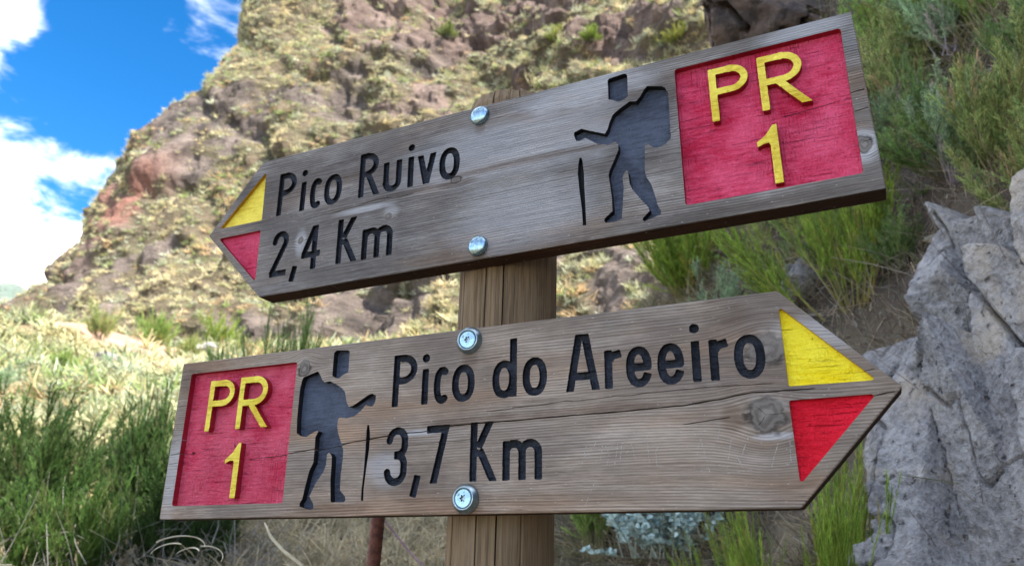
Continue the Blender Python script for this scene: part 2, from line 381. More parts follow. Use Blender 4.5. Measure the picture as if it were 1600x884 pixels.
def gd(l,r,b,t,xt):
    R=r-HS; w=R-l-HS; return [[(R,b),(R,t)],arc(R-w/2-1,(b+xt)/2-.4,w/2+.2,(xt-b)/2-HS+.4,0,360,40,e=.9)],None
def gr(l,r,b,t): return [[(l+HS,b),(l+HS,t)],[(l+HS+1,t-11),(l+HS+4.5,t-6.2),(r-1.5,t-4.2)]],None
def gA(l,r,b,t):
    c=(l+r)/2; k=2.6
    return [[(c-k+.4,t+4),(l+HS-1,b-4)],[(c+k-.4,t+4),(r-HS+1,b-4)],[(l+9,b+15),(r-9,b+15)]],(b,t)
def gcomma(x0,y0,x1,y1): return [[(x0,y0),(x1,y1)]],None
TA=[gP(-301,-271.5,11,73.2,43.5),gi(-263,-255,11,53,66),gc(-247.5,-228.8,10.3,53.8),go(-225,-197.3,10.3,54),
    gR(-171.3,-142.8,11,73,43,-139.5),gu(-134.8,-108.2,10.4,52.6),gi(-99.2,-91,10.8,52.5,65.2),gv(-85.6,-59.6,10.5,51),go(-55,-26.8,9.6,52.6),
    g2(-302,-274.6,-75.2,-12.5),gcomma(-260.5,-65.5,-265,-86),g4(-252,-223,-74,-14),gK(-198,-166.5,-73.6,-13.8,-168),gm(-160.4,-116.1,-74.2,-33.4)]
NA=['letter']*9+['numeral','comma','numeral','letter','letter']
TB=[gP(-96.5,-65.5,17.7,76.3,46.5),gi(-58.9,-50.4,17.8,57,69.2),gc(-43.6,-25,17,57.8),go(-21.2,6.3,17.2,57.8),
    gd(28.2,55.4,18.2,80.6,57.9),go(61.8,89.1,17.4,57.9),gA(110,145,18.4,77),gr(150.6,169.5,18.2,57.2),ge(172.6,198.4,17.4,58.1),ge(203.9,229.8,17.3,58.1),
    gi(237,245.4,18,57.5,69.9),gr(253.8,272.8,17.8,57.3),go(276.3,304.2,16.9,58.6),
    g3(-101,-72.4,-67.2,-4.8),gcomma(-58.6,-57,-63.6,-79.3),g7(-49.5,-20.8,-66,-5.6),gK(3.0,34.2,-65.7,-5.4,31.5),gm(40.2,83.5,-65.8,-25.6)]
NB=['letter']*13+['numeral','comma','numeral','letter','letter']
HEADA=[(159.9,90.1),(160.9,92.5),(178.2,94.3),(181.1,93.8),(183,90.9),(182.2,64),(177.6,60.7),(171.2,59.4),(166.1,62.9),(159.8,66.2),(160.1,79.4)]
BODYA=[(204.6,70.9),(220.7,66.1),(223.6,63.6),(226.7,55.7),(226.6,39.2),(225.8,11.9),(225.7,.3),(219.7,-5),(210.2,-7.6),(204.4,-4),(200.8,-.5),(197.6,1.7),(196.8,-10.4),(195.6,-30.7),(197.3,-40.1),(201.6,-48.8),(204.1,-59.9),(206.9,-74.4),(210,-81.4),(209.4,-84.7),(202.4,-86.8),(191.6,-89.3),(189.7,-87.2),(190.7,-85.1),(198.1,-78.5),(196.8,-74.2),(188.8,-62.6),(180.8,-49.7),(178.4,-42.6),(177.5,-28.5),(175.9,-26.6),(173,-29.3),(171,-35),(171.8,-46),(170.2,-62.4),(168.8,-73.9),(168.1,-82),(161.4,-83.6),(149.7,-82.9),(148.5,-80.6),(149.4,-77.8),(158.6,-70.7),(158.2,-55.2),(156.8,-38),(155.7,-28),(157.5,-22.2),(162.5,-12.2),(168.2,.1),(168.4,6.4),(165.9,10.7),(156.6,8.9),(144,13.8),(137.1,18.9),(131.4,23.9),(122.9,21.8),(120,23.5),(117.8,31.1),(118.5,34.2),(127,36.7),(134.1,33),(153.8,23.6),(156.9,27.9),(160.2,37.4),(164.1,45.4),(172.5,51),(184.4,57.2),(191.2,55.1),(196,60.2),(201,68)]
STICKA=[(123.5,.5),(125.8,.6),(126.9,-4.1),(128.1,-20.7),(127.9,-35.5),(128.3,-49),(128.6,-82.1),(124.8,-81.8),(124.3,-62.8),(122.2,-39.2),(120.9,-17.8),(122,-6.8)]
HEADB=[(-181.3,88),(-178,90.7),(-160.5,89),(-159.1,87),(-158.5,65.2),(-159.3,62.2),(-165.5,60.4),(-171.5,56.4),(-177.4,58.2),(-181,60.5),(-181.3,74.5)]
BODYB=[(-222.7,62.3),(-203.2,67.7),(-200,65.2),(-194.6,56.2),(-190.6,53.5),(-184.2,54.4),(-175.1,50.4),(-166,44.9),(-161.3,40.4),(-157.2,27.2),(-153.9,22.3),(-148.4,23.1),(-127.4,34.3),(-123.4,35.1),(-118,32.6),(-118.3,25.5),(-121.5,20.6),(-124.9,20.5),(-130.5,23),(-136.8,16.5),(-144.5,11.3),(-155.4,9.1),(-165.3,10.9),(-167.3,9.3),(-167.8,1.3),(-165.6,-6.9),(-161.1,-16.2),(-156.6,-26.6),(-156.3,-36.6),(-157.3,-53.1),(-157,-69.5),(-149.6,-76.1),(-148.1,-79.9),(-149.6,-82.3),(-166.5,-82.4),(-168,-81.3),(-170.8,-58.2),(-170.9,-41.6),(-171.6,-32.6),(-174.4,-28.9),(-176.6,-28.1),(-178.4,-30.1),(-178.6,-41.3),(-181.2,-49),(-190.9,-61.9),(-197.7,-75),(-191,-83.8),(-190.6,-87.6),(-193.1,-89.8),(-200.2,-88.6),(-209.7,-86.2),(-210.5,-82.9),(-207.2,-78),(-204.7,-63.8),(-201.1,-47.1),(-196.5,-38.3),(-196.5,-23.6),(-197,-9.8),(-193.5,-3.1),(-196.4,-2.7),(-202.6,-4.9),(-210.1,-8.9),(-219.1,-6.9),(-224.6,-3.6),(-226.1,13),(-226.3,32.2),(-226.2,49.1),(-224.5,58.8)]
STICKB=[(-127.3,-5.7),(-126.7,-.1),(-124.5,0),(-122.2,-10.5),(-122.1,-27.1),(-124.2,-48.9),(-125.6,-70.3),(-125,-81.5),(-127.9,-81.4),(-128.2,-70.2),(-127.2,-52),(-126.8,-26.9),(-127.3,-13.5)]
CRA=[[(-253,-3.5),(-198,-1.1),(-165,1.3),(-137,3.4),(-112,.3),(-88,1.1)],[(197,5.3),(226,6.9),(235,10.3),(262,9)],[(336,1.5),(352,2.2),(375,4.1),(402,7.4),(419,9.1)],[(402,-14),(419,-11)],[(404,-48),(419,-45)]]
CWA=[.55,.55,.85,.6,.5]
CRB=[[(-423,-20),(-406,-19),(-398,-19),(-355,-15),(-312,-11.2)],[(-300,-30),(-288,-29),(-234,-26.5),(-207,-24),(-198,-23.5),(-128,-16.6),(-97,-13.2),(-48,-11),(-21,-7.7),(3,-6.5),(50,-6.4),(92,-5.7),(183,-4.3),(225,-3.2),(263,.1),(289,4.4),(317,3.6),(343,3.8)],[(389,-6.6),(400,-4.2),(410,-4.1)],[(20,5),(100,8.8),(180,10.8),(249,12.6),(309,11)],[(224,-20.9),(268,-17)],[(372,13),(394,17.5)],[(299,-16.5),(306,-17),(316,-16)],[(299,-16.5),(294,-11),(290,-8)],[(299,-16.5),(296,-22),(291,-27)],
     [(-72,-25),(3,-23)],[(-225,-3),(-200,2)],[(-423,-32),(-405,-30.5)],[(-423,-61),(-410,-60)],[(-423,-4),(-404,-1.5)],[(35,-26.5),(60,-25.5)]]
CWB=[.6,.95,.8,.5,.6,.45,.4,.35,.35,.4,.45,.4,.35,.4,.35]

# ------------------------------------------------------------------ distance fields and contours
def sd_seg(X,Y,a,b,h,butt0,butt1,rc=1.3):
    ax,ay=a; dx,dy=b[0]-ax,b[1]-ay; L=math.hypot(dx,dy)
    if L<.05: return np.hypot(X-ax,Y-ay)-h*1.16
    tx,ty=dx/L,dy/L; s=(X-ax)*tx+(Y-ay)*ty; q=np.abs((X-ax)*-ty+(Y-ay)*tx)
    cap=np.hypot(np.maximum(np.maximum(-s,s-L),0),q)-h
    def box(s0,s1):
        ex=np.maximum(s0+rc-s,s-(s1-rc)); ey=q-(h-rc)
        return np.hypot(np.maximum(ex,0),np.maximum(ey,0))+np.minimum(np.maximum(ex,ey),0)-rc
    if butt0 and butt1: return box(0,L)
    if butt0: return np.where(s<L,box(0,L+3*h),cap)
    if butt1: return np.where(s>0,box(-3*h,L),cap)
    return cap
def sd_glyph(g,h=HS):
    S,clip=g
    def f(X,Y):
        d=np.full(X.shape,99.)
        for pl in S:
            closed=len(pl)>3 and math.hypot(pl[0][0]-pl[-1][0],pl[0][1]-pl[-1][1])<.2
            for i in range(len(pl)-1):
                d=np.minimum(d,sd_seg(X,Y,pl[i],pl[i+1],h,i==0 and not closed,i==len(pl)-2 and not closed))
        if clip: d=np.maximum(d,np.maximum(clip[0]-Y,Y-clip[1]))
        return d+.38*fbm(X*.33,Y*.33,h,2)+.30*fbm(X*1.1,Y*1.1,h+5,1)
    xs=[p[0] for pl in S for p in pl]; ys=[p[1] for pl in S for p in pl]
    return f,(min(xs)-h-2,min(ys)-h-2,max(xs)+h+2,max(ys)+h+2)
def sd_poly(P,rad=0.,inset=0.):
    P=np.array(P,float)
    def f(X,Y):
        d2=np.full(X.shape,1e9); ins=np.zeros(X.shape,bool); n=len(P)
        for i in range(n):
            a=P[i]; b=P[(i+1)%n]; e=b-a; L2=(e@e)+1e-12
            t=np.clip(((X-a[0])*e[0]+(Y-a[1])*e[1])/L2,0,1)
            d2=np.minimum(d2,(X-a[0]-t*e[0])**2+(Y-a[1]-t*e[1])**2)
            c=((a[1]>Y)!=(b[1]>Y))
            if c.any(): ins^=c&(X<(b[0]-a[0])*(Y-a[1])/(b[1]-a[1]+1e-12)+a[0])
        return np.where(ins,-1,1)*np.sqrt(d2)-rad
    m=P.min(0)-rad-2; M=P.max(0)+rad+2
    return f,(m[0],m[1],M[0],M[1])
def inset_poly(P,r):
    P=[np.array(p,float) for p in P]; n=len(P); A=sum(P[i][0]*P[(i+1)%n][1]-P[(i+1)%n][0]*P[i][1] for i in range(n)); sg=1 if A>0 else -1
    out=[]
    for i in range(n):
        a,b,c=P[i-1],P[i],P[(i+1)%n]; e1=(b-a)/np.linalg.norm(b-a); e2=(c-b)/np.linalg.norm(c-b)
        n1=np.array([-e1[1],e1[0]])*sg; n2=np.array([-e2[1],e2[0]])*sg; k=n1+n2; out.append(tuple(b+k*r/(1+n1@n2)))
    return out
def sd_crack(pl,w,seed):
    pts=[]
    for i in range(len(pl)-1):
        n=max(2,int(math.hypot(pl[i+1][0]-pl[i][0],pl[i+1][1]-pl[i][1])/3))
        for k in range(n): t=k/n; pts.append((pl[i][0]+(pl[i+1][0]-pl[i][0])*t,pl[i][1]+(pl[i+1][1]-pl[i][1])*t))
    pts.append(pl[-1]); P=np.array(pts); P[1:-1,1]+=fbm(P[1:-1,0]*.11,seed,0,3)*1.6
    hw=w*.62*(.65+.9*(fbm(P[:,0]*.09,seed+9.,0,3)+.5)); hw[0]*=.5; hw[-1]*=.5
    def f(X,Y):
        d=np.full(X.shape,99.)
        for i in range(len(P)-1):
            a,b=P[i],P[i+1]; m=(np.minimum(a[0],b[0])-4<X)&(X<np.maximum(a[0],b[0])+4)
            if not m.any(): continue
            e=b-a; t=np.clip(((X[m]-a[0])*e[0]+(Y[m]-a[1])*e[1])/(e@e),0,1)
            d[m]=np.minimum(d[m],np.hypot(X[m]-a[0]-t*e[0],Y[m]-a[1]-t*e[1])-(hw[i]+(hw[i+1]-hw[i])*t))
        return d
    m=P.min(0)-3; M=P.max(0)+3
    return f,(m[0],m[1],M[0],M[1])
def contours(F,x0,y0,g,level=0.):
    """marching squares, linked into closed loops (grid border must be outside)"""
    Z=F-level; ny,nx=Z.shape; ins=Z<0
    idx=(ins[:-1,:-1]*1+ins[:-1,1:]*2+ins[1:,1:]*4+ins[1:,:-1]*8)
    jj,ii=np.nonzero((idx>0)&(idx<15)); nxt={}; pos={}
    TAB={1:[(3,0)],2:[(0,1)],3:[(3,1)],4:[(1,2)],5:[(3,0),(1,2)],6:[(0,2)],7:[(3,2)],8:[(2,3)],9:[(2,0)],10:[(0,1),(2,3)],11:[(2,1)],12:[(1,3)],13:[(1,0)],14:[(0,3)]}
    def key(e,i,j): return (0,i,j) if e==0 else (1,i+1,j) if e==1 else (0,i,j+1) if e==2 else (1,i,j)
    for i,j,c in zip(ii.tolist(),jj.tolist(),idx[jj,ii].tolist()):
        for a,b in TAB[c]: nxt[key(a,i,j)]=key(b,i,j)
    loops=[]
    while nxt:
        k0=next(iter(nxt)); k=k0; lp=[]
        while k in nxt:
            lp.append(k); k=nxt.pop(k)
        pts=[]
        for (o,i,j) in lp:
            a=Z[j,i]; b=Z[j,i+1] if o==0 else Z[j+1,i]; t=a/(a-b)
            pts.append((x0+(i+(t if o==0 else 0))*g,y0+(j+(t if o==1 else 0))*g))
        loops.append(pts)
    return loops
def simplify(pts,tol):
    P=np.array(pts); n=len(P)
    if n<8: return pts
    k=int(np.argmax(((P-P[0])**2).sum(1))); keep=np.zeros(n+1,bool); keep[[0,k,n]]=True; Q=np.vstack([P,P[:1]]); st=[(0,k),(k,n)]
    while st:
        a,b=st.pop()
        if b-a<2: continue
        d=Q[b]-Q[a]; L=np.hypot(*d)+1e-12; dist=np.abs((Q[a+1:b,0]-Q[a,0])*d[1]-(Q[a+1:b,1]-Q[a,1])*d[0])/L; i=int(np.argmax(dist))
        if dist[i]>tol: keep[a+1+i]=True; st+= [(a,a+1+i),(a+1+i,b)]
    return [tuple(q) for q in Q[:-1][keep[:-1]]]
def area(P): return .5*sum(P[i][0]*P[(i+1)%len(P)][1]-P[(i+1)%len(P)][0]*P[i][1] for i in range(len(P)))
def field(f,bb,g=.4):
    x=np.arange(bb[0]-1,bb[2]+1,g); y=np.arange(bb[1]-1,bb[3]+1,g); X,Y=np.meshgrid(x,y); return f(X,Y),x,y
def cdt(loops,extra=()):
    vs=[];es=[]
    for lp in loops:
        o=len(vs); n=len(lp); vs+= [Vector(p) for p in lp]; es+=[(o+i,o+(i+1)%n) for i in range(n)]
    vs+=[Vector(p) for p in extra]
    ov,oe,of,_,_,_=delaunay_2d_cdt(vs,es,[],0,1e-4)
    return [(v.x,v.y) for v in ov],[tuple(f) for f in of]
def tri_inside(ov,of,f,thr,sign=-1):
    V2=np.array(ov); F=np.array(of); C=V2[F].mean(1); d=f(C[:,0],C[:,1]); return F[(d*-sign)>0] if thr==0 else F[(d<thr)]
def groove(name,f,bb,mat,parent,depth,shoulder,grow=.25,cracks=(),minw=2.):
    """the painted floor of one routed shape: sloping shoulder along the wall, level bottom"""
    F,x,y=field(f,bb)
    for c,cb in cracks:
        X,Y=np.meshgrid(x,y); F=np.maximum(F,-c(X,Y))
    l0=[simplify(l,.06) for l in contours(F,x[0],y[0],.4,grow)]; l1=[simplify(l,.08) for l in contours(F,x[0],y[0],.4,-minw)]
    l0=[l for l in l0 if len(l)>2 and abs(area(l))>.3]; l1=[l for l in l1 if len(l)>2 and abs(area(l))>1.5]
    ov,of=cdt(l0+l1); V2=np.array(ov); Fa=np.array(of); C=V2[Fa].mean(1)
    def fs(px,py):
        i=np.clip(np.round((px-x[0])/.4).astype(int),0,len(x)-1); j=np.clip(np.round((py-y[0])/.4).astype(int),0,len(y)-1); return F[j,i]
    Fa=Fa[fs(C[:,0],C[:,1])<grow]; d=fs(V2[:,0],V2[:,1]); dep=np.where(d<-minw+.35,depth,shoulder)
    return mesh_np(name,np.stack([V2[:,0]/1000,dep/1000,V2[:,1]/1000],1),Fa,mat,parent,smooth=False)
def raised(name,f,bb,mat,side,parent,top,bottom):
    F,x,y=field(f,bb); ls=[simplify(l,.05) for l in contours(F,x[0],y[0],.4)]; ls=[l for l in ls if len(l)>2 and abs(area(l))>.5]
    n1=[ [p for p in l] for l in ls]
    l1=[simplify(l,.05) for l in contours(F,x[0],y[0],.4,-.7)]; l1=[l for l in l1 if len(l)>2 and abs(area(l))>.5]
    ov,of=cdt(ls+l1); V2=np.array(ov); Fa=np.array(of); C=V2[Fa].mean(1)
    def fs(px,py):
        i=np.clip(np.round((px-x[0])/.4).astype(int),0,len(x)-1); j=np.clip(np.round((py-y[0])/.4).astype(int),0,len(y)-1); return F[j,i]
    Fa=Fa[fs(C[:,0],C[:,1])<0]; d=fs(V2[:,0],V2[:,1]); dep=np.where(d<-.45,top,top+.22)
    vs=[(a/1000,q/1000,b/1000) for (a,b),q in zip(ov,dep)]; fs_=[tuple(t) for t in Fa]; mi=[0]*len(fs_)
    for l in ls:
        o=len(vs); n=len(l); vs+=[(a/1000,(top+.22)/1000,b/1000) for a,b in l]+[(a/1000,bottom/1000,b/1000) for a,b in l]
        for i in range(n): k=(i+1)%n; fs_.append((o+i,o+k,o+n+k,o+n+i)); mi.append(1)
    return mesh_py(name,vs,fs_,[mat,side],parent,mi)

def board(parent,outline,feats,cracks,th,wood,seed):
    """plank with every routed shape really cut into the face. feats: (sdf,bbox,wall depth mm,wall material index)"""
    g=.4; P=np.array(outline); x=np.arange(P[:,0].min()-3,P[:,0].max()+3,g); y=np.arange(P[:,1].min()-3,P[:,1].max()+3,g)
    D=np.full((len(y),len(x)),9.); ID=np.zeros(D.shape,np.int16)
    for k,(f,bb,dep,mi) in enumerate(feats):
        i0,i1=np.searchsorted(x,[bb[0],bb[2]]); j0,j1=np.searchsorted(y,[bb[1],bb[3]])
        X,Y=np.meshgrid(x[i0:i1],y[j0:j1]); d=f(X,Y); s=D[j0:j1,i0:i1]; m=d<s; s[m]=d[m]; ID[j0:j1,i0:i1][m]=k
    # outline with worn, uneven edge
    fo,_=sd_poly(outline); X,Y=np.meshgrid(x,y); O=fo(X,Y)
    wear=fbm(X[::4,::4]*.05,Y[::4,::4]*.05,seed,3); wear=np.repeat(np.repeat(wear,4,0),4,1)[:len(y),:len(x)]
    O=O+.5*np.maximum(wear,0)+.25
    inner=O+1.0
    D=np.maximum(D,O+1.7); front=np.maximum(inner,-D)
    ls=[simplify(l,.07) for l in contours(front,x[0],y[0],g)]; ls=[l for l in ls if len(l)>2 and abs(area(l))>.15]
    big=max(ls,key=lambda l:abs(area(l)))
    ov,of=cdt(ls); V2=np.array(ov); Fa=np.array(of); C=V2[Fa].mean(1)
    i=np.clip(np.round((C[:,0]-x[0])/g).astype(int),0,len(x)-1); j=np.clip(np.round((C[:,1]-y[0])/g).astype(int),0,len(y)-1); Fa=Fa[front[j,i]<0]
    vs=[(a/1000,0,b/1000) for a,b in ov]; fs=[tuple(t) for t in Fa]; mi=[0]*len(fs)
    lo=min((l for l in [simplify(q,.1) for q in contours(O,x[0],y[0],g)]),key=lambda l:-abs(area(l)))
    # walls of every cut
    for l in ls:
        n=len(l); o=len(vs)
        if l is big: continue
        vs+=[(a/1000,0,b/1000) for a,b in l]; dd=[]
        kk=[ID[min(max(int(round((b-y[0])/g)),0),len(y)-1),min(max(int(round((a-x[0])/g)),0),len(x)-1)] for a,b in l]
        vs+=[(a/1000,feats[k][2]/1000,b/1000) for (a,b),k in zip(l,kk)]
        for q in range(n): k=(q+1)%n; fs.append((o+q,o+k,o+n+k,o+n+q)); mi.append(feats[kk[q]][3])
    # chamfer, edge and back: outline loop resampled at equal places on both rings
    bo=len(vs); A=np.array(big); Lo=np.array(lo); sgn=-1 if area(big)>0 else 1
    rim=[]
    for a in A:
        e=((Lo-a)**2).sum(1); q=int(np.argmin(e)); best=Lo[q]
        for s in (q,q-1):
            p0,p1=Lo[s%len(Lo)],Lo[(s+1)%len(Lo)]; v=p1-p0; t=np.clip(((a-p0)@v)/(v@v+1e-12),0,1); c=p0+v*t
            if ((c-a)**2).sum()<((best-a)**2).sum(): best=c
        rim.append(best)
    n=len(A)
    for ring,dep in ((A,0.),(rim,.9),(rim,th-1.),(A,th)): vs+=[(a/1000,dep/1000,b/1000) for a,b in ring]
    for r_ in range(3):
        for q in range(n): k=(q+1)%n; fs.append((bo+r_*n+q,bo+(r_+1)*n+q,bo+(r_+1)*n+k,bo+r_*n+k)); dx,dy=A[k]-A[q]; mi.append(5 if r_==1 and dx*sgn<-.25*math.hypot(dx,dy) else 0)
    ov2,of2=cdt([list(map(tuple,A))]); fin,_=sd_poly(A.tolist()); V3=np.array(ov2); F3=np.array(of2); C3=V3[F3].mean(1); F3=F3[fin(C3[:,0],C3[:,1])<0]
    o=len(vs); vs+=[(a/1000,th/1000,b/1000) for a,b in ov2]; fs+=[(t[0]+o,t[2]+o,t[1]+o) for t in F3]; mi+=[0]*len(F3)
    # dark heart of the wood closes the cracks from behind
    o=len(vs); vs+=[(a/1000,.0130,b/1000) for a,b in ov2]; fs+=[(t[0]+o,t[1]+o,t[2]+o) for t in F3]; mi+=[0]*len(F3)
    return mesh_py('plank',vs,fs,[wood,M_WALL,M_REDW,M_YELW,M_BLACK,M_LOWEDGE],parent,mi)

def lathe(prof,n=40):
    """profile (radius, height) turned round local -Y"""
    vs=[];fs=[]
    for r,h in prof:
        for k in range(n): a=2*math.pi*k/n; vs.append((r*math.cos(a),-h,r*math.sin(a)))
    for i in range(len(prof)-1):
        for k in range(n): q=(k+1)%n; fs.append((i*n+k,i*n+q,(i+1)*n+q,(i+1)*n+k))
    fs.append(tuple((len(prof)-1)*n+k for k in range(n)))
    return vs,fs
def dome_bolt(root,u,v):
    pr=[(.0118,-.001),(.0121,.0008),(.0119,.0020)]+[(.0119*math.cos(a),.0020+.0056*math.sin(a)) for a in np.linspace(.1,1.5,9)]
    vs,fs=lathe(pr); o=mesh_py('bolt_head',vs,fs,M_ZINC,root,smooth=True); o.location=(u/1000,-.0004,v/1000); return o
def torx_bolt(root,u,v,tilt):
    pr=[(.0148,-.001),(.0150,.0014),(.0146,.0022),(.0118,.0062),(.0112,.0066),(.0104,.0064),(.0100,.0040),(.0030,.0040)]
    vs,fs=lathe(pr,48); w=mesh_py('washer',vs,fs,M_ZINC2,root,smooth=True); w.location=(u/1000,-.0004,v/1000); w.rotation_euler=(tilt,0,tilt)
    # screw head with a six-lobed socket
    n=72; st=[(.0031+.00075*math.cos(6*2*math.pi*k/n)) for k in range(n)]; vs=[];fs=[]
    rings=[(None,.0095,.0034),(None,.0096,.0053),(None,.0088,.0062),('s',1,.0064),('s',.96,.0036)]
    for kind,r,h in rings:
        for k in range(n):
            a=2*math.pi*k/n; q=r if kind is None else st[k]*r; vs.append((q*math.cos(a),-h,q*math.sin(a)))
    mi=[]
    for i in range(4):
        for k in range(n): q=(k+1)%n; fs.append((i*n+k,i*n+q,(i+1)*n+q,(i+1)*n+k)); mi.append(1 if i==3 else 0)
    fs.append(tuple(4*n+k for k in range(n))); mi.append(1)
    mesh_py('screw_head',vs,fs,[M_ZINC,M_SOCK],w,mi)
    return w

def make_sign(name,label,O,yaw,tilt,outline,th,wood,glyphs,gnames,head,body,stick,red,ytri,rtri,prs,mats,crk,crw,seed):
    M_RED,M_TRI,M_Y=mats[:3]
    root=bpy.data.objects.new(name,None); root.empty_display_size=.1; link(root)
    e=Vector((math.cos(yaw),math.sin(yaw),0)); nrm=Vector((math.sin(yaw),-math.cos(yaw),0)); up=Vector((0,0,1))
    e2=math.cos(tilt)*e+math.sin(tilt)*up; v2=-math.sin(tilt)*e+math.cos(tilt)*up
    root.matrix_world=Matrix(((e2.x,-nrm.x,v2.x,O[0]),(e2.y,-nrm.y,v2.y,O[1]),(e2.z,-nrm.z,v2.z,O[2]),(0,0,0,1)))
    tag(root,label,'signboard','wooden trail signs on the post')
    feats=[]; G=[sd_glyph(g) for g in glyphs]; H=sd_poly(head); B=sd_poly(body); S=sd_poly(stick)
    rp=sd_poly(inset_poly(red,3.),3.); yt=sd_poly(inset_poly(ytri,1.8),1.8); rt=sd_poly(inset_poly(rtri,1.8),1.8)
    CR=[sd_crack(c,w,seed+3.7*i) for i,(c,w) in enumerate(zip(crk,crw))]
    for f in G: feats.append((*f,8.5,1))
    for f in (H,B,S): feats.append((*f,11.,1))
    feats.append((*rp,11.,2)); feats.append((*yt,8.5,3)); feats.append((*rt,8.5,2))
    for c in CR: feats.append((*c,12.9,0))
    board(root,outline,feats,CR,th,wood,seed)
    for f,n in zip(G,gnames): groove(n,*f,M_BLACK,root,6.6,5.2,minw=2.2)
    near=lambda bb:[c for c in CR if c[1][0]<bb[2] and c[1][2]>bb[0]]
    groove('hiker_head',*H,M_FIG,root,8.4,7.9,cracks=near(H[1])); groove('hiker_figure',*B,M_FIG,root,8.4,7.9,cracks=near(B[1]))
    groove('hiking_stick',*S,M_WALL,root,7.,5.5,minw=1.2)
    groove('red_panel',*rp,M_RED,root,8.3,7.9,cracks=near(rp[1])); 
    groove('yellow_triangle',*yt,mats[3],root,5.4,4.8); groove('red_triangle',*rt,M_TRI,root,5.6,5.)
    for nm,f in prs: raised(nm,*f,M_Y,M_REDW,root,-.2,8.6)
    return root
R_=.05895; TH=28.15
def origin(zc,yaw): n=Vector((math.sin(yaw),-math.cos(yaw),0)); return Vector((-.00473,.90077,zc+CAMZ))+n*(R_+TH/1000)
OUTA=[(-416.5,3.7),(-314,-100),(418.5,-100),(417,100),(-331,100),(-337,97.5)]
OUTB=[(-422.5,-97.6),(320.8,-97.6),(412.6,0),(320.8,97.6),(-422.5,97.6)]
ONEA=[(331.6,-9),(327.5,-9.2),(320,-19.5),(311,-25.5),(311.5,-31),(318,-28.4),(322.5,-28.2),(323.8,-31),(323.6,-74.2),(331.6,-74)]
ONEB=[(-306.4,-10.5),(-310,-10.6),(-318,-21.5),(-328.8,-29.6),(-328.2,-34.2),(-321,-31),(-316,-30.6),(-314.4,-33.5),(-314.4,-74.5),(-306.2,-74.5)]
sgA=make_sign('wooden_sign','upper grey wooden arrow board pointing left, carved Pico Ruivo 2,4 Km',origin(.415477,-.434186),-.434186,.031097,OUTA,TH,WA,TA,NA,HEADA,BODYA,STICKA,
    [(235,-79.8),(401.8,-79.6),(403.8,83.4),(235.4,83.3)],[(-326.4,82.5),(-397.5,10.7),(-324.2,10)],[(-324.2,-4.4),(-396.5,-4.2),(-323.2,-77.5)],
    [('letter',sd_glyph(gP(270,310.5,8.5,72.2,39.5+3.9,4.0),3.75)),('letter',sd_glyph(gR(320.2,363.2,8.5,72.4,41,367.2,4.0,.40),3.75)),('numeral',sd_poly(ONEA))],
    (M_REDA,M_REDA,M_YEL,M_YEL),CRA,CWA,4.)
sgB=make_sign('wooden_sign','lower brown wooden arrow board pointing right, carved Pico do Areeiro 3,7 Km',origin(.138213,-.437306),-.437306,.018769,OUTB,TH,WB,TB,NB,HEADB,BODYB,STICKB,
    [(-404.2,-81.8),(-234.6,-81.7),(-234.6,82),(-404.6,82.2)],[(320.0,82.5),(393.5,7.0),(321.2,7.2)],[(320.2,-5.3),(391.5,-4.6),(322.0,-78.)],
    [('letter',sd_glyph(gP(-369,-327.5,6.5,69.8,36.5+3.9,4.0),3.75)),('letter',sd_glyph(gR(-319.8,-275,6.5,70.2,38,-270.8,4.0,.40),3.75)),('numeral',sd_poly(ONEB))],
    (M_REDB,M_REDT,M_YEL,M_YELB),CRB,CWB,41.)
for v in (85.6,-84.1): dome_bolt(sgA,0,v)
torx_bolt(sgB,-1,83.6,.05); torx_bolt(sgB,0,-82.5,-.03)
# pale scratched writing on the lower board
def scratches():
    segs=[[(129.7,-35.5),(124.6,-56.9)],[(128,-46),(131,-43),(142.3,-54)],[(140,-33),(131,-45)],[(146,-36),(144,-50),(150,-55),(153,-44),(149,-36)],[(158,-55),(162,-34)],[(165.5,-36.5),(162.7,-53.4)],[(163,-36),(169.8,-45),(175.3,-36),(178,-51)],[(190.3,-28.6),(191.2,-54.6)],[(204.6,-32.9),(198,-44),(198.3,-57),(206,-59)],[(241.6,-28.6),(232.3,-63)],[(240,-34),(246.5,-64.9)],[(234,-63),(248,-62)],[(268.6,-32.9),(260.4,-66.7)],[(262,-66),(284,-64)],[(282.3,-35.6),(272.3,-59.2)],[(271,-52),(277,-64)],[(318.0,-31),(316.4,-58.4)],[(136.5,-72.2),(131,-84),(126.1,-95)],[(258,-26),(256,-36)],[(308,-40),(300,-62)]]
    vs=[];fs=[]
    for pl in segs:
        for (a,b),(c,d) in zip(pl[:-1],pl[1:]):
            L=math.hypot(c-a,d-b); n=max(2,int(L/2.2)); tx,ty=(c-a)/L,(d-b)/L
            for k in range(n):
                if random.random()<.22: continue
                t0,t1=k/n,(k+random.uniform(.6,1.02))/n; w=random.uniform(.12,.34); j=random.uniform(-.25,.25); o=len(vs)
                for t,s in ((t0,-1),(t0,1),(t1,1),(t1,-1)): vs.append(((a+(c-a)*t-ty*(w*s+j))/1000,-.00012,(b+(d-b)*t+tx*(w*s+j))/1000))
                fs.append((o,o+1,o+2,o+3))
    m,nt,b=newmat('scratched_wood'); g,x,y,z=coords(nt); _in(nt,b.inputs['Base Color'],mix(nt,noise(nt,g,400.,3.).step(.35,.65),(.22,.205,.19,1),(.40,.385,.37,1))); b.inputs['Roughness'].default_value=.9
    o=mesh_py('scratched_writing',vs,fs,m,sgB); o['kind']='stuff'
scratches()
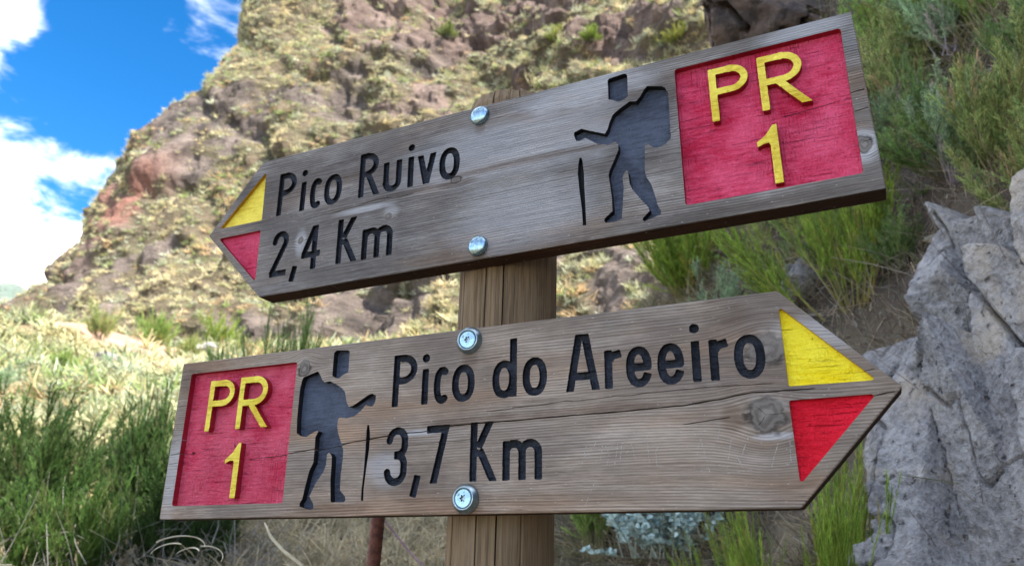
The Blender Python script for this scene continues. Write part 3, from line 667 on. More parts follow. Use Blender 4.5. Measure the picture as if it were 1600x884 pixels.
# ------------------------------------------------------------------ post
def post():
    na,nz=420,150; z0,z1=-.05,2.106; a=np.linspace(0,2*math.pi,na,endpoint=False); z=np.linspace(z0,z1,nz); A,Z=np.meshgrid(a,z)
    r=R_+.0016*fbm(np.cos(A)*2.5,np.sin(A)*2.5,Z*1.1,3)+.0005*fbm(np.cos(A)*30,np.sin(A)*30,Z*3.,3)
    for a0,w,dp,k0,k1 in [(-2.02,.007,.009,-9,9),(-1.66,.007,.009,1.5,9),(-1.43,.006,.004,1.72,9),(-2.62,.008,.007,-9,9),(-1.20,.007,.005,-9,1.66)]:
        c=a0+.035*fbm(Z*3.1,a0*9.,0,3)+.012*fbm(Z*14.,a0*5.,0,2); d=np.abs((A-c+math.pi)%(2*math.pi)-math.pi); wd=w*(.5+1.1*(fbm(Z*2.7,a0*3.+8,0,2)+.5)); on=((Z>k0)&(Z<k1))
        r=r-on*dp*np.exp(-(d/wd)**2*2)
    r=r-.004*np.maximum(0,(Z-(z1-.006))/.006)**2
    Z=Z+np.where(Z>z1-.03,.006*fbm(A*9,3.,0,2)*((Z-z1+.03)/.03),0)
    vs=np.stack([r*np.cos(A),r*np.sin(A),Z],-1).reshape(-1,3); ii,jj=np.meshgrid(np.arange(na),np.arange(nz-1)); q=(ii+1)%na
    F=np.stack([jj*na+ii,jj*na+q,(jj+1)*na+q,(jj+1)*na+ii],-1).reshape(-1,4)
    top=len(vs); vs=np.vstack([vs,[[0,0,z1-.002]]]); o=mesh_np('wooden_post',vs,F,M_POST,smooth=False)
    o.location=(-.00473,.90077,0); tag(o,'round brown timber post with vertical drying cracks carrying both arrow boards','post')
    k=np.arange(na); T=np.stack([(nz-1)*na+k,(nz-1)*na+(k+1)%na,np.full(na,top)],1); c=mesh_np('end_grain',vs,T,M_POST,o,smooth=False)
    return o
post()
# ------------------------------------------------------------------ terrain, cliff, far hill
def tint_mat(name,rough=.95,nscale=3.,vary=.35,bscale=12.,bstr=.6,bdist=.05,fine=40.):
    m,nt,b=newmat(name); g,x,y,z=coords(nt); a=nt.nodes.new('ShaderNodeAttribute'); a.attribute_name='tint'
    n=noise(nt,g,nscale,5.,.65); n2=noise(nt,g,fine,4.,.65)
    c=mul(nt,a.outputs['Color'],mix(nt,(n*.6+n2*.5).step(.32,.78),(1-vary,1-vary,1-vary,1),(1+vary,1+vary,1+vary*.95,1)))
    _in(nt,b.inputs['Base Color'],c); b.inputs['Roughness'].default_value=rough; b.inputs['Specular IOR Level'].default_value=.15
    bump(nt,b,n*.5+noise(nt,g,bscale,5.,.7)+n2*.3,bstr,bdist); return m
M_GROUND=tint_mat('soil_and_litter',nscale=2.,bscale=14.,bdist=.04,fine=70.)
M_CLIFF=tint_mat('volcanic_cliff',nscale=.5,vary=.5,bscale=2.6,bstr=.9,bdist=.25,fine=7.)
def lerp(a,b,t): return np.asarray(a)*(1-t[...,None])+np.asarray(b)*t[...,None]
def build_ground():
    u=np.linspace(-1,1,360); w=np.linspace(0,1,330)
    x=np.sign(u)*(np.abs(u)*4.0+np.abs(u)**5*900.); y=-6+w*14+np.maximum(0,w-.25)**4*2600.
    X,Y=np.meshgrid(x,y); Z=terrain(X,Y)
    far=np.hypot(X,Y); Z=np.where(far>120,Z*np.exp(-((far-120)/160)),Z)
    vs=np.stack([X,Y,Z],-1).reshape(-1,3); ny,nx=X.shape; ii,jj=np.meshgrid(np.arange(nx-1),np.arange(ny-1))
    F=np.stack([jj*nx+ii,jj*nx+ii+1,(jj+1)*nx+ii+1,(jj+1)*nx+ii],-1).reshape(-1,4)
    X,Y,Z=vs.T; n=fbm(X*.7,Y*.7,Z*.7,4)+.5; n2=fbm(X*2.3+40,Y*2.3,Z*2.3,4)+.5
    c=lerp((.050,.040,.034),(.135,.108,.088),np.clip(n*1.8-.4,0,1)); c=c*(1-.0)
    straw=sstep(.46,.60,n2)*sstep(.9,-.3,X-np.interp(Y,FY,FX)-.6); c=c*(1-straw[:,None])+np.array((.30,.245,.15))*straw[:,None]
    f=sstep(7,12,Y)[:,None]; slope=lerp((.22,.18,.10),(.15,.145,.07),np.clip(n2*2-.5,0,1)); pink=sstep(.55,.68,fbm(X*.13+9,Y*.13,2.,3)+.5)[:,None]; slope=slope*(1-pink)+np.array((.36,.235,.17))*pink
    c=c*(1-f)+slope*f
    o=mesh_np('ground',vs,F,M_GROUND,tint=c,smooth=True); tag(o,kind='structure')
build_ground()
XLZ=[0,8,15,20,24,27,30.3,35.9,39.3,43.4,49.7,60,75]; XLX=[-58,-50,-42.5,-37.4,-35.7,-36.4,-35.0,-32.6,-29.4,-27.6,-27.6,-25.5,-22]
CO=np.array([(30,120),(12,95),(3,78),(0,64),(4.5,53),(15,45),(27,38),(37,31),(46,24.5),(55,18),(66,11),(80,4)],float)
def catmull(P,t):
    n=len(P)-1; k=np.clip(np.floor(t*n).astype(int),0,n-1); f=t*n-k; g=lambda i:P[np.clip(i,0,n)]
    a,b,c,d=g(k-1),g(k),g(k+1),g(k+2); f=f[...,None]
    return .5*((2*b)+(-a+c)*f+(2*a-5*b+4*c-d)*f*f+(-a+3*b-3*c+d)*f**3)
def cliff_surface(S,Z,disp=True):
    P=catmull(CO,S); xl=np.interp(Z,XLZ,XLX); front=sstep(.28,.6,S)
    zr=20*(1-front)+9*front; lean=(.10+.42*front)*(Z-zr)
    X=-38+P[...,0]+(xl+38)*(1-.55*front); Y=P[...,1]+lean
    if disp:
        n1=fbm(X*.10,Y*.10,Z*.13,4); rid=1-2*np.abs(fbm(X*.16+5,Y*.16,Z*.11+3,4))*2; n2=fbm(X*.55,Y*.55,Z*.6,4); n3=fbm(X*1.9,Y*1.9,Z*1.9,4)
        dg=(X*.55+Z*.9)*.16+1.1*n1; gul=np.exp(-((((dg+2*fbm(X*.05,Y*.05,Z*.05,2))%1)-.5)/.13)**2); d=4.4*n1+1.5*(rid-.6)+1.9*n2+1.05*n3-1.9*gul*(.5+fbm(X*.12,Y*.12,Z*.12+8,2))
        strat=np.abs(((Z*.22+.10*X+1.6*n1)%1)-.5)*2; d=d-.7*sstep(.72,.95,strat)*(.4+n1)
        sc=.30+.7*sstep(14,40,Y); d=d*sc*(.50+.50*front)
        nx=-.55*(front)-.85*(1-front); ny=-.75*front-.30*(1-front); X=X+nx*d; Y=Y+ny*d; Z=Z+.35*d
    return X,Y,Z
def cliff_foot(X,Z): return sstep(5,1,np.abs(Z-(26.+3*fbm(X*.2,0,0,2))))*sstep(-23,-28,X)*sstep(-43,-37,X)
def cliff_rock(X,Y,Z):
    """0 grass .. 1 bare rock"""
    a=fbm(X*.085+3,Y*.085,Z*.15,4)+.5; b=fbm(X*.34+11,Y*.34,Z*.40,4)+.5
    r=a*.62+b*.5
    s=sstep(-24,-31,X)*.07+cliff_foot(X,Z)*.07
    c=fbm(X*.9+4,Y*.9,Z*1.0,3)
    return sstep(.55,.63,r+s+c*.26)
def build_cliff():
    ns,nz=560,330; s=np.linspace(0.1,1,ns); z=3+np.linspace(0,1,nz)*67
    S,Z=np.meshgrid(s,z); X,Y,Zd=cliff_surface(S,Z)
    vs=np.stack([X,Y,Zd],-1).reshape(-1,3); ii,jj=np.meshgrid(np.arange(ns-1),np.arange(nz-1))
    F=np.stack([jj*ns+ii,jj*ns+ii+1,(jj+1)*ns+ii+1,(jj+1)*ns+ii],-1).reshape(-1,4)
    X,Y,Z=vs.T; r=cliff_rock(X,Y,Z); red=sstep(.45,.62,fbm(X*.09+7,Y*.09,Z*.09,3)+.5); n=fbm(X*.8,Y*.8,Z*.8,4)+.5
    foot=cliff_foot(X,Z); red=np.maximum(red*.16,foot*.95)
    rock=lerp((.046,.038,.035),(.165,.132,.115),np.clip(n*1.8-.4,0,1)); rock=rock*(1-red[:,None]*.75)+np.array((.23,.105,.078))*red[:,None]*.75
    grass=lerp((.11,.085,.06),(.09,.08,.05),np.clip(n*2-.5,0,1))
    c=rock*r[:,None]+grass*(1-r[:,None])
    o=mesh_np('mountain',vs,F,M_CLIFF,tint=c,smooth=False); tag(o,kind='structure')
build_cliff()
def build_far_hill():
    n=150; x=np.linspace(-520,-120,n); y=np.linspace(330,640,80); X,Y=np.meshgrid(x,y)
    Z=20+ (120+30*fbm(X*.012,Y*.012,1.,4)*2)*np.exp(-((Y-470)/95.)**2)*sstep(-120,-215,X)*(.86+.14*sstep(-200,-300,X))+26*fbm(X*.03,Y*.03,0,5)
    vs=np.stack([X,Y,Z],-1).reshape(-1,3); ii,jj=np.meshgrid(np.arange(n-1),np.arange(79)); F=np.stack([jj*n+ii,jj*n+ii+1,(jj+1)*n+ii+1,(jj+1)*n+ii],-1).reshape(-1,4)
    X,Y,Z=vs.T; q=fbm(X*.05,Y*.05,Z*.05,4)+.5; c=lerp((.10,.13,.11),(.22,.22,.20),np.clip(q*2-.5,0,1))
    tag(mesh_np('distant_hill',vs,F,M_CLIFF,tint=c,smooth=True),kind='structure')
build_far_hill()

# ------------------------------------------------------------------ plants
def leaf_mat(name,trans=.25,objcol=True,rough=.6):
    m,nt,b=newmat(name); a=nt.nodes.new('ShaderNodeAttribute'); a.attribute_name='tint'; c=a.outputs['Color']
    if objcol:
        oi=nt.nodes.new('ShaderNodeObjectInfo'); c=mul(nt,c,oi.outputs['Color'])
    g,x,y,z=coords(nt); c=mul(nt,c,mix(nt,noise(nt,g,9.,3.).step(.3,.7),(.72,.74,.7,1),(1.28,1.24,1.2,1)))
    _in(nt,b.inputs['Base Color'],c); b.inputs['Roughness'].default_value=rough; b.inputs['Specular IOR Level'].default_value=.25
    t=nt.nodes.new('ShaderNodeBsdfTranslucent'); nt.links.new(c,t.inputs[0]); mx=nt.nodes.new('ShaderNodeMixShader'); mx.inputs[0].default_value=trans
    nt.links.new(b.outputs[0],mx.inputs[1]); nt.links.new(t.outputs[0],mx.inputs[2]); nt.links.new(mx.outputs[0],nt.nodes['Material Output'].inputs[0]); return m
M_LEAF=leaf_mat('broom_twigs',.42); M_GRASS=leaf_mat('dry_grass',.3,False); M_STEM=leaf_mat('woody_stems',.0)
def upright(n,spread):
    a=RNG.uniform(0,2*math.pi,n); s=np.tan(np.abs(RNG.normal(0,1,n))*spread); return np.stack([np.cos(a)*s,np.sin(a)*s,np.ones(n)],1)
def proto_broom(seed,nst=44,ntw=54,spread=.36,fan=.30,tw=(.13,.30),wt=.0062,cs=.10,up=.25,dark=(.040,.070,.018),tip=(.125,.185,.045)):
    global RNG; RNG=np.random.default_rng(seed)
    # main stems, unit height, in a few uneven tufts
    k=RNG.integers(4,7); cen=RNG.normal(0,cs,(k,2)); which=RNG.integers(0,k,nst)
    D=upright(nst,spread); D[:,:2]+=cen[which]*2.2; L=RNG.uniform(.55,1.0,nst)*RNG.uniform(.72,1.05,k)[which]; P=np.zeros((nst,3)); P[:,:2]=cen[which]*.5+RNG.normal(0,.03,(nst,2))
    Dn=D/np.linalg.norm(D,axis=1,keepdims=True); bend=np.zeros((nst,3)); bend[:,2]=.16; bend[:,:2]=-Dn[:,:2]*.16+RNG.normal(0,.06,(nst,2))
    stem=strands(P,Dn,L*.85,.014,bend,seg=4,sides=4,col=(.075,.060,.040),coltip=(.075,.085,.035))
    i=np.repeat(np.arange(nst),ntw); t=RNG.uniform(.22,.97,len(i))**.8
    Q=P[i]+Dn[i]*(L[i]*t)[:,None]+bend[i]*(L[i]*t*t)[:,None]
    d=Dn[i]+2*bend[i]*t[:,None]+RNG.normal(0,fan,(len(i),3)); d[:,2]=np.abs(d[:,2])+up
    l=RNG.uniform(tw[0],tw[1],len(i))*(1.15-.5*t); b2=np.zeros((len(i),3)); b2[:,2]=.22
    hue=RNG.uniform(.7,1.35,(len(i),1))*np.array([[1,1,1]])+RNG.normal(0,.12,(len(i),1))*np.array([[1,.1,.2]])
    br=RNG.random(len(i))<.05
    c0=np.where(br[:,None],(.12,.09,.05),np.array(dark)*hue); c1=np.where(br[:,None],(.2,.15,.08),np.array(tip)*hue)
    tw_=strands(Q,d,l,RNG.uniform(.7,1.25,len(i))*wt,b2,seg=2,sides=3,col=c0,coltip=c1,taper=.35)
    return mesh_np('stem',*stem[:2],M_STEM,tint=stem[2],obj=False),mesh_np('foliage',*tw_[:2],M_LEAF,tint=tw_[2],obj=False)
BROOM=[proto_broom(101),proto_broom(102,38,60,.30,.26),proto_broom(103,50,48,.44,.34),proto_broom(104,30,64,.22,.22,(.16,.36)),proto_broom(105,46,56,.5,.42,(.10,.22),.0075)]
def proto_fluff(seed,nst=46,nbr=13,nbit=34,fan=.42,cs=.12,br=(.13,.26),bit=(.028,.060),ang=.42,wt=.0052,low=.25,dark=(.045,.070,.022),tip=(.150,.200,.070)):
    """feathery broom: stems > branchlets > many tiny green twiglets"""
    global RNG; RNG=np.random.default_rng(seed)
    k=RNG.integers(5,8); cen=RNG.normal(0,cs,(k,2)); hs=RNG.uniform(.68,1.08,k); which=RNG.integers(0,k,nst)
    D=upright(nst,fan); D[:,:2]+=cen[which]*2.4; L=RNG.uniform(.50,.92,nst)*hs[which]; P=np.zeros((nst,3)); P[:,:2]=cen[which]*.6+RNG.normal(0,.03,(nst,2))
    Dn=D/np.linalg.norm(D,axis=1,keepdims=True); bend=np.zeros((nst,3)); bend[:,2]=.16; bend[:,:2]=-Dn[:,:2]*.16+RNG.normal(0,.06,(nst,2))
    st=strands(P,Dn,L*.9,.012,bend,seg=4,sides=4,col=(.085,.068,.048),coltip=(.085,.09,.045))
    i=np.repeat(np.arange(nst),nbr); t=RNG.uniform(low,1.,len(i))
    Q=P[i]+Dn[i]*(L[i]*t)[:,None]+bend[i]*(L[i]*t*t)[:,None]; d=Dn[i]+2*bend[i]*t[:,None]+RNG.normal(0,.30,(len(i),3)); d[:,2]=np.abs(d[:,2])+.2; d/=np.linalg.norm(d,axis=1,keepdims=True)
    l=RNG.uniform(*br,len(i)); b2=np.zeros((len(i),3)); b2[:,2]=.15
    bv=strands(Q,d,l,.0055,b2,seg=2,sides=3,col=(.07,.075,.03),coltip=(.10,.13,.05))
    hue=RNG.uniform(.62,1.42,(len(i),1))*np.array([[1,1,1]])+RNG.normal(0,.10,(len(i),1))*np.array([[1,.1,.3]]); dead=RNG.random(len(i))<.06
    q=np.repeat(np.arange(len(i)),nbit); u=RNG.uniform(.08,1.02,len(q))
    R=Q[q]+d[q]*(l[q]*u)[:,None]+b2[q]*(l[q]*u*u)[:,None]; e=d[q]+RNG.normal(0,ang,(len(q),3)); e[:,2]+=.2
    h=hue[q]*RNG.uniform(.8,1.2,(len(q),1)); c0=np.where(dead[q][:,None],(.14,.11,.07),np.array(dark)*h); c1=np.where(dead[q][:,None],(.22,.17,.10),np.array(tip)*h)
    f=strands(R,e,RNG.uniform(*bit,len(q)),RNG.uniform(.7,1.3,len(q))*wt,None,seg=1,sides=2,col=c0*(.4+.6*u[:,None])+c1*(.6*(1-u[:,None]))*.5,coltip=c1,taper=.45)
    v,fc,cc=merge([st,bv])
    return mesh_np('stem',v,fc,M_STEM,tint=cc,obj=False),mesh_np('foliage',*f[:2],M_LEAF,tint=f[2],obj=False)
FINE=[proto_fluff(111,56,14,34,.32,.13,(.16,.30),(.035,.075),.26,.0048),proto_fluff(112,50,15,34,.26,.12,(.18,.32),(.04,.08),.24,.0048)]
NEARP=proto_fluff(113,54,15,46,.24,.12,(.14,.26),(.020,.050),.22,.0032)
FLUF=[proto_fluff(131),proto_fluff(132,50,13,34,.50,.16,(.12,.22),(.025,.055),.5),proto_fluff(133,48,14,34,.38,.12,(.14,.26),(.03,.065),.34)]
def put(meshes,names,name,label,cat,x,y,h,w=None,rz=0.,col=(1,1,1),group=None,dz=-.04,tilt=(0,0)):
    z=float(terrain(x,y)); r=empty(name,(x,y,z+dz*h)); r.scale=(w or h,w or h,h); r.rotation_euler=(tilt[0],tilt[1],rz)
    tag(r,label,cat,group)
    for m,n in zip(meshes,names):
        o=bpy.data.objects.new(n,m); link(o,r); o.color=(*col,1)
    return r
YG=(2.4,2.1,1.8); LG=(2.3,2.4,1.1); DG=(1.6,1.8,1.7); OL=(2.75,2.4,2.5); TE=(2.6,2.7,4.6); MG=(2.3,2.5,1.9); LD=(.42,.60,.42); LM=(.56,.80,.48)
GR='broom shrubs growing on the right bank'; GL='broom shrubs left of the signs'
def shrubs():
    R=[ # proto, x, y, height, width, colour, label
     (NEARP,1.20,2.66,.60,.60,LG,'bright green broom bush just below the right end of the upper board'),
     (FLUF[2],1.43,2.03,.46,.50,OL,'olive green broom bush above the grey rock at the right edge'),
     (FLUF[0],1.58,2.66,.56,.56,OL,'feathery yellow green broom bush right of the upper board, halfway to the right edge'),
     (FINE[1],1.82,2.40,.76,.66,YG,'tall light green broom bush in the top right corner'),
     (FLUF[1],1.44,2.98,.52,.56,TE,'dull grey green bush close behind the right end of the upper board'),
     (FLUF[2],2.00,3.28,.80,.72,OL,'olive broom bush at the top edge beside the red PR panel'),
     (FLUF[0],2.20,3.85,.85,.80,MG,'mid green broom bush highest on the bank beside the upper board corner'),
     (FLUF[1],1.96,2.85,.66,.70,TE,'silvery green broom bush between the yellower bushes near the top right'),
     (FINE[0],1.04,4.35,.62,.66,LG,'yellow green broom bush below the red PR panel, next to the post'),
     (FLUF[1],1.02,3.75,.40,.46,TE,'low grey green bush over the pointed end of the lower board'),
     (FINE[1],.42,3.55,.50,.46,MG,'grass green broom bush at the bottom edge right of the post'),
     (NEARP,.70,2.30,.58,.26,LG,'small light green broom bush under the lower board beside dark earth'),
     (NEARP,.80,2.02,.74,.40,LG,'tall fresh green broom bush under the pointed end of the lower board'),
     (FLUF[0],1.50,2.46,.30,.40,DG,'low dark bush with bare soil under it right of the upper board'),
     (FLUF[1],1.72,3.50,.62,.66,DG,'dark broom bush half hidden behind the upper board corner'),
     (FLUF[0],1.36,3.45,.44,.5,OL,'brownish broom bush behind the lower right corner of the upper board'),
     (FINE[1],1.72,2.26,.50,.5,MG,'mid green broom bush against the right edge above the olive one'),
     (FLUF[2],1.30,2.40,.22,.32,DG,'low olive grass like bush left of the rock ledge'),
     (FINE[0],1.88,3.05,.56,.5,LG,'light green broom sprig bush between the silvery and the olive bush'),
     (FLUF[0],2.30,3.10,.8,.75,YG,'yellow green broom bush at the top edge near the corner'),
     (FLUF[1],1.20,3.05,.34,.44,DG,'dark low bush under the lower right corner of the upper board'),
     (FLUF[0],1.66,2.50,.44,.5,TE,'grey green bush filling the gap right of the feathery bush'),
     (FLUF[2],1.76,2.75,.5,.5,MG,'green broom bush directly under the silvery green one'),
     (FLUF[1],1.62,3.05,.46,.56,OL,'olive bush touching the right end of the upper board'),
     (FLUF[0],2.45,3.6,.8,.8,DG,'dark green bush on the skyline of the bank at the top edge'),
     (FLUF[1],1.44,2.24,.26,.40,DG,'low grey green tangle of bush just above the rock ledge'),
     (FLUF[0],1.40,1.84,.36,.40,OL,'olive bush at the right edge hanging over the rock face'),
     (FLUF[1],1.42,2.22,.34,.44,TE,'silvery bush hanging over the upper left corner of the rock face'),
     (FLUF[2],1.60,1.98,.34,.40,DG,'dark green bush at the right edge, lowest above the rock'),
    ]
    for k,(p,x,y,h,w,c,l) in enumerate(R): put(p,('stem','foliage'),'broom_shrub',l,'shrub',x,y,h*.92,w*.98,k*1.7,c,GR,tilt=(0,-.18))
    L=[(FLUF[2],-2.60,4.5,.86,.9,LD,'dark green broom bush at the left edge, nearest the sky'),
     (NEARP,-2.12,4.6,.88,.8,LD,'tall green broom bush with a pointed top, second from the left'),
     (FLUF[2],-1.74,4.3,.94,.72,LD,'darkest broom bush rising beside the left end of the lower board'),
     (NEARP,-2.0,6.6,1.38,.95,LD,'distant broom bush showing above the left end of the lower board'),
     (FLUF[0],-1.58,4.0,.60,.62,LD,'narrow broom bush in front of the left end of the lower board'),
     (FLUF[2],-2.25,3.6,.52,.60,LM,'broad green broom bush in the bottom left corner'),
     (FLUF[2],-1.90,3.7,.56,.55,LM,'mid green broom bush in front, left of the grey dead twigs'),
     (FLUF[1],-3.2,5.6,.72,1.0,LD,'dark broom bush behind the others at the left edge'),
     (FLUF[0],-2.7,7.2,.62,.9,LM,'paler broom bush behind, between the two tallest left bushes')]
    for k,(p,x,y,h,w,c,l) in enumerate(L): put(p,('stem','foliage'),'broom_shrub',l,'shrub',x,y,h,w,k*2.1+.4,c,GL)
shrubs()
def slope_bushes():
    S=[(20,13,.55,TE,'pale grey green bush on the sunny slope, leftmost above the dark shrubs'),(60,22,1.0,OL,'straw coloured bush on the sunny slope left of the mountain foot'),(112,17,.6,MG,'green bush on the sunny slope above the tallest dark shrub'),
       (160,29,1.3,OL,'broad pale bush high on the sunny slope'),(205,21,.8,TE,'grey green bush on the sunny slope left of the lower board corner'),(248,33,1.5,MG,'large green bush at the top of the slope under the reddish rock'),
       (296,26,1.1,YG,'yellow green bush on the slope over the left corner of the lower board'),(338,36,1.7,LG,'brightest green bush at the foot of the mountain'),(392,31,1.2,OL,'olive bush on the slope left of the upper board tip'),(640,24,1.0,YG,'yellow green bush on the slope just left of the post')]
    for k,(px,y,h,c,l) in enumerate(S): put(FLUF[k%3],('stem','foliage'),'slope_bush',l,'bush',(px-800)/1221.5*y*1.03,y,h,h*1.25,k*1.3,c,'bushes on the sunny slope')
slope_bushes()
# grass tufts on the far slopes
def tufts(name,P,size,cols,nb,mat=M_GRASS,lean=None,width=.05,seg=2):
    n=len(P); i=np.repeat(np.arange(n),nb); D=RNG.normal(0,1,(n*nb,3)); D[:,2]=np.abs(D[:,2])*.9+.25
    if lean is not None: D+=lean
    L=size[i]*RNG.uniform(.5,1.,n*nb); Q=P[i]+RNG.normal(0,.22,(n*nb,3))*size[i][:,None]*np.array([1,1,.35])
    c=cols[i]*RNG.uniform(.82,1.18,(n*nb,1))*np.repeat(RNG.uniform(.70,1.2,n),nb)[:,None]; b=np.zeros((n*nb,3)); b[:,2]=-.25
    v,f,cc=strands(Q,D,L,size[i]*width*RNG.uniform(.6,1.4,n*nb)*2.2,b,seg=seg,sides=2,col=c*.8,coltip=c*1.1,taper=.2)
    o=mesh_np(name,v,f,mat,tint=cc); tag(o,kind='stuff'); return o
PAL=np.array([(.66,.55,.33),(.64,.57,.37),(.55,.51,.30),(.45,.45,.26),(.39,.40,.26),(.52,.54,.40),(.34,.41,.16),(.60,.44,.26)])
def cliff_tufts():
    global RNG; RNG=np.random.default_rng(77)
    n=95000; S=RNG.uniform(.22,.96,n); Z=RNG.uniform(5,66,n); X,Y,Zd=cliff_surface(S,Z); r=cliff_rock(X,Y,Zd)
    d=np.sqrt(X*X+Y*Y); el=(Zd-CAMZ)/d
    keep=(RNG.random(n)<(1-r*.93))&(el<.92)&(np.abs(X/np.maximum(Y,1))<.85)&(Y>5)
    # even screen cover: thin the far ones less
    keep&=RNG.random(n)<np.clip((30/d)**1.0*1.0,.25,1)*.8
    P=np.stack([X,Y,Zd],1)[keep]; d=d[keep]; m=len(P)
    sz=RNG.uniform(.24,.56,m)*np.where(RNG.random(m)<.1,1.5,1)*(1.05-.15*sstep(20,55,d)); clump=fbm(P[:,0]*.3,P[:,1]*.3,P[:,2]*.3,3)+.5
    k=np.clip((clump*1.5-.25)*8+RNG.normal(0,1.6,m),0,7.99).astype(int); c=PAL[k]
    tufts('cliff_grass',P,sz,c,24,lean=np.array((-.15,-.35,.2)),width=.036,seg=1)
cliff_tufts()
def slope_tufts():
    global RNG; RNG=np.random.default_rng(78)
    n=9000; a=RNG.uniform(-.68,.30,n); d=np.exp(RNG.uniform(math.log(6.5),math.log(58),n)); X=np.sin(a)*d; Y=np.cos(a)*d; Z=terrain(X,Y)
    bare=fbm(X*.13+9,Y*.13,2.,3)+.5; keep=(RNG.random(n)<1.2-1.1*sstep(.55,.66,bare))&(X-np.interp(Y,FY,FX)<.3)
    P=np.stack([X,Y,Z],1)[keep]; m=len(P); k=np.clip((fbm(P[:,0]*.25,P[:,1]*.25,5,3)*1.6+.5)*8+RNG.normal(0,1.6,m),0,7.99).astype(int)
    tufts('slope_grass',P,RNG.uniform(.25,.8,m)*(.5+.8*sstep(8,30,d[keep])),PAL[k]*np.array((.74,.80,.76)),22,width=.05,seg=1)
slope_tufts()
def near_litter():
    """dry grass ahead, dead twigs and litter on the bank"""
    global RNG; RNG=np.random.default_rng(79)
    n=2600; X=RNG.uniform(-2.6,.75,n); Y=RNG.uniform(2.4,7.0,n); k=X-np.interp(Y,FY,FX)<.55; X,Y=X[k],Y[k]; P=np.stack([X,Y,terrain(X,Y)],1); m=len(P)
    pal=np.array([(.60,.50,.32),(.54,.45,.29),(.44,.37,.26),(.64,.56,.38),(.34,.30,.20)]); tufts('dry_grass',P,RNG.uniform(.14,.34,m),pal[RNG.integers(0,5,m)],24,width=.014)
    n=15000; X=RNG.uniform(-.5,3.0,n); Y=RNG.uniform(1.7,6.5,n); t=X-np.interp(Y,FY,FX); k=(t>.35)&(t<3.4); X,Y=X[k],Y[k]; m=len(X)
    P=np.stack([X,Y,terrain(X,Y)+.0],1); D=unit(m,.55); pal=np.array([(.24,.20,.18),(.17,.13,.115),(.34,.30,.26),(.15,.125,.10),(.20,.21,.11),(.40,.34,.23)]); c=pal[RNG.integers(0,6,m)]
    v,f,cc=strands(P,D,RNG.uniform(.06,.26,m),RNG.uniform(.002,.0055,m),RNG.normal(0,.35,(m,3)),seg=3,sides=3,col=c,taper=.3); tag(mesh_np('dead_twigs',v,f,M_GRASS,tint=cc),kind='stuff')
    n=12000; X=RNG.uniform(-.5,3.0,n); Y=RNG.uniform(1.7,6.5,n); t=X-np.interp(Y,FY,FX); k=(t>.3)&(t<3.4)&(fbm(X*1.6,Y*1.6,4.,3)+.5>.40); X,Y=X[k],Y[k]; m=len(X)
    P=np.stack([X,Y,terrain(X,Y)],1); pal=np.array([(.20,.19,.09),(.14,.13,.08),(.26,.22,.14),(.20,.20,.14),(.32,.27,.18),(.17,.12,.09)]); tufts('bank_grass',P,RNG.uniform(.07,.20,m),pal[RNG.integers(0,6,m)],18,width=.014,lean=np.array((-.3,-.2,0)),seg=1)
    n=16000; X=RNG.uniform(-.5,3.2,n); Y=RNG.uniform(1.6,6.5,n); t=X-np.interp(Y,FY,FX); k=(t>.2)&(t<3.6); X,Y=X[k],Y[k]; m=len(X)
    P=np.stack([X,Y,terrain(X,Y)+.004],1); pal=np.array([(.28,.22,.16),(.20,.15,.11),(.36,.30,.22),(.15,.12,.10),(.33,.31,.28)]); c=pal[RNG.integers(0,5,m)]
    D=unit(m,.3); v,f,cc=strands(P,D,RNG.uniform(.015,.05,m),RNG.uniform(.006,.02,m),RNG.normal(0,.3,(m,3)),seg=2,sides=2,col=c,taper=.4); tag(mesh_np('leaf_litter',v,f,M_GRASS,tint=cc),kind='stuff')
    n=5200; X=RNG.uniform(1.15,2.05,n); Y=RNG.uniform(1.65,3.0,n); P=np.stack([X,Y,terrain(X,Y)-.01],1); pal=np.array([(.22,.16,.13),(.15,.11,.09),(.30,.24,.19),(.34,.31,.27),(.20,.17,.10)])
    v,f,cc=strands(P,unit(n,.35),RNG.uniform(.05,.19,n),RNG.uniform(.002,.0045,n),RNG.normal(0,.4,(n,3)),seg=3,sides=3,col=pal[RNG.integers(0,5,n)],taper=.35); tag(mesh_np('dead_twigs',v,f,M_GRASS,tint=cc),kind='stuff')
    # grey dead twigs tangled under the left bushes
    n=620; X=RNG.uniform(-2.3,-1.0,n); Y=RNG.uniform(3.2,4.3,n); P=np.stack([X,Y,terrain(X,Y)+RNG.uniform(0,.25,n)],1); D=unit(n,.5)
    v,f,cc=strands(P,D,RNG.uniform(.12,.36,n),RNG.uniform(.002,.005,n),RNG.normal(0,.25,(n,3)),seg=3,sides=3,col=np.array([(.30,.29,.28),(.22,.2,.19),(.38,.36,.33)])[RNG.integers(0,3,n)],taper=.3); tag(mesh_np('dead_twigs',v,f,M_GRASS,tint=cc),kind='stuff')
near_litter()

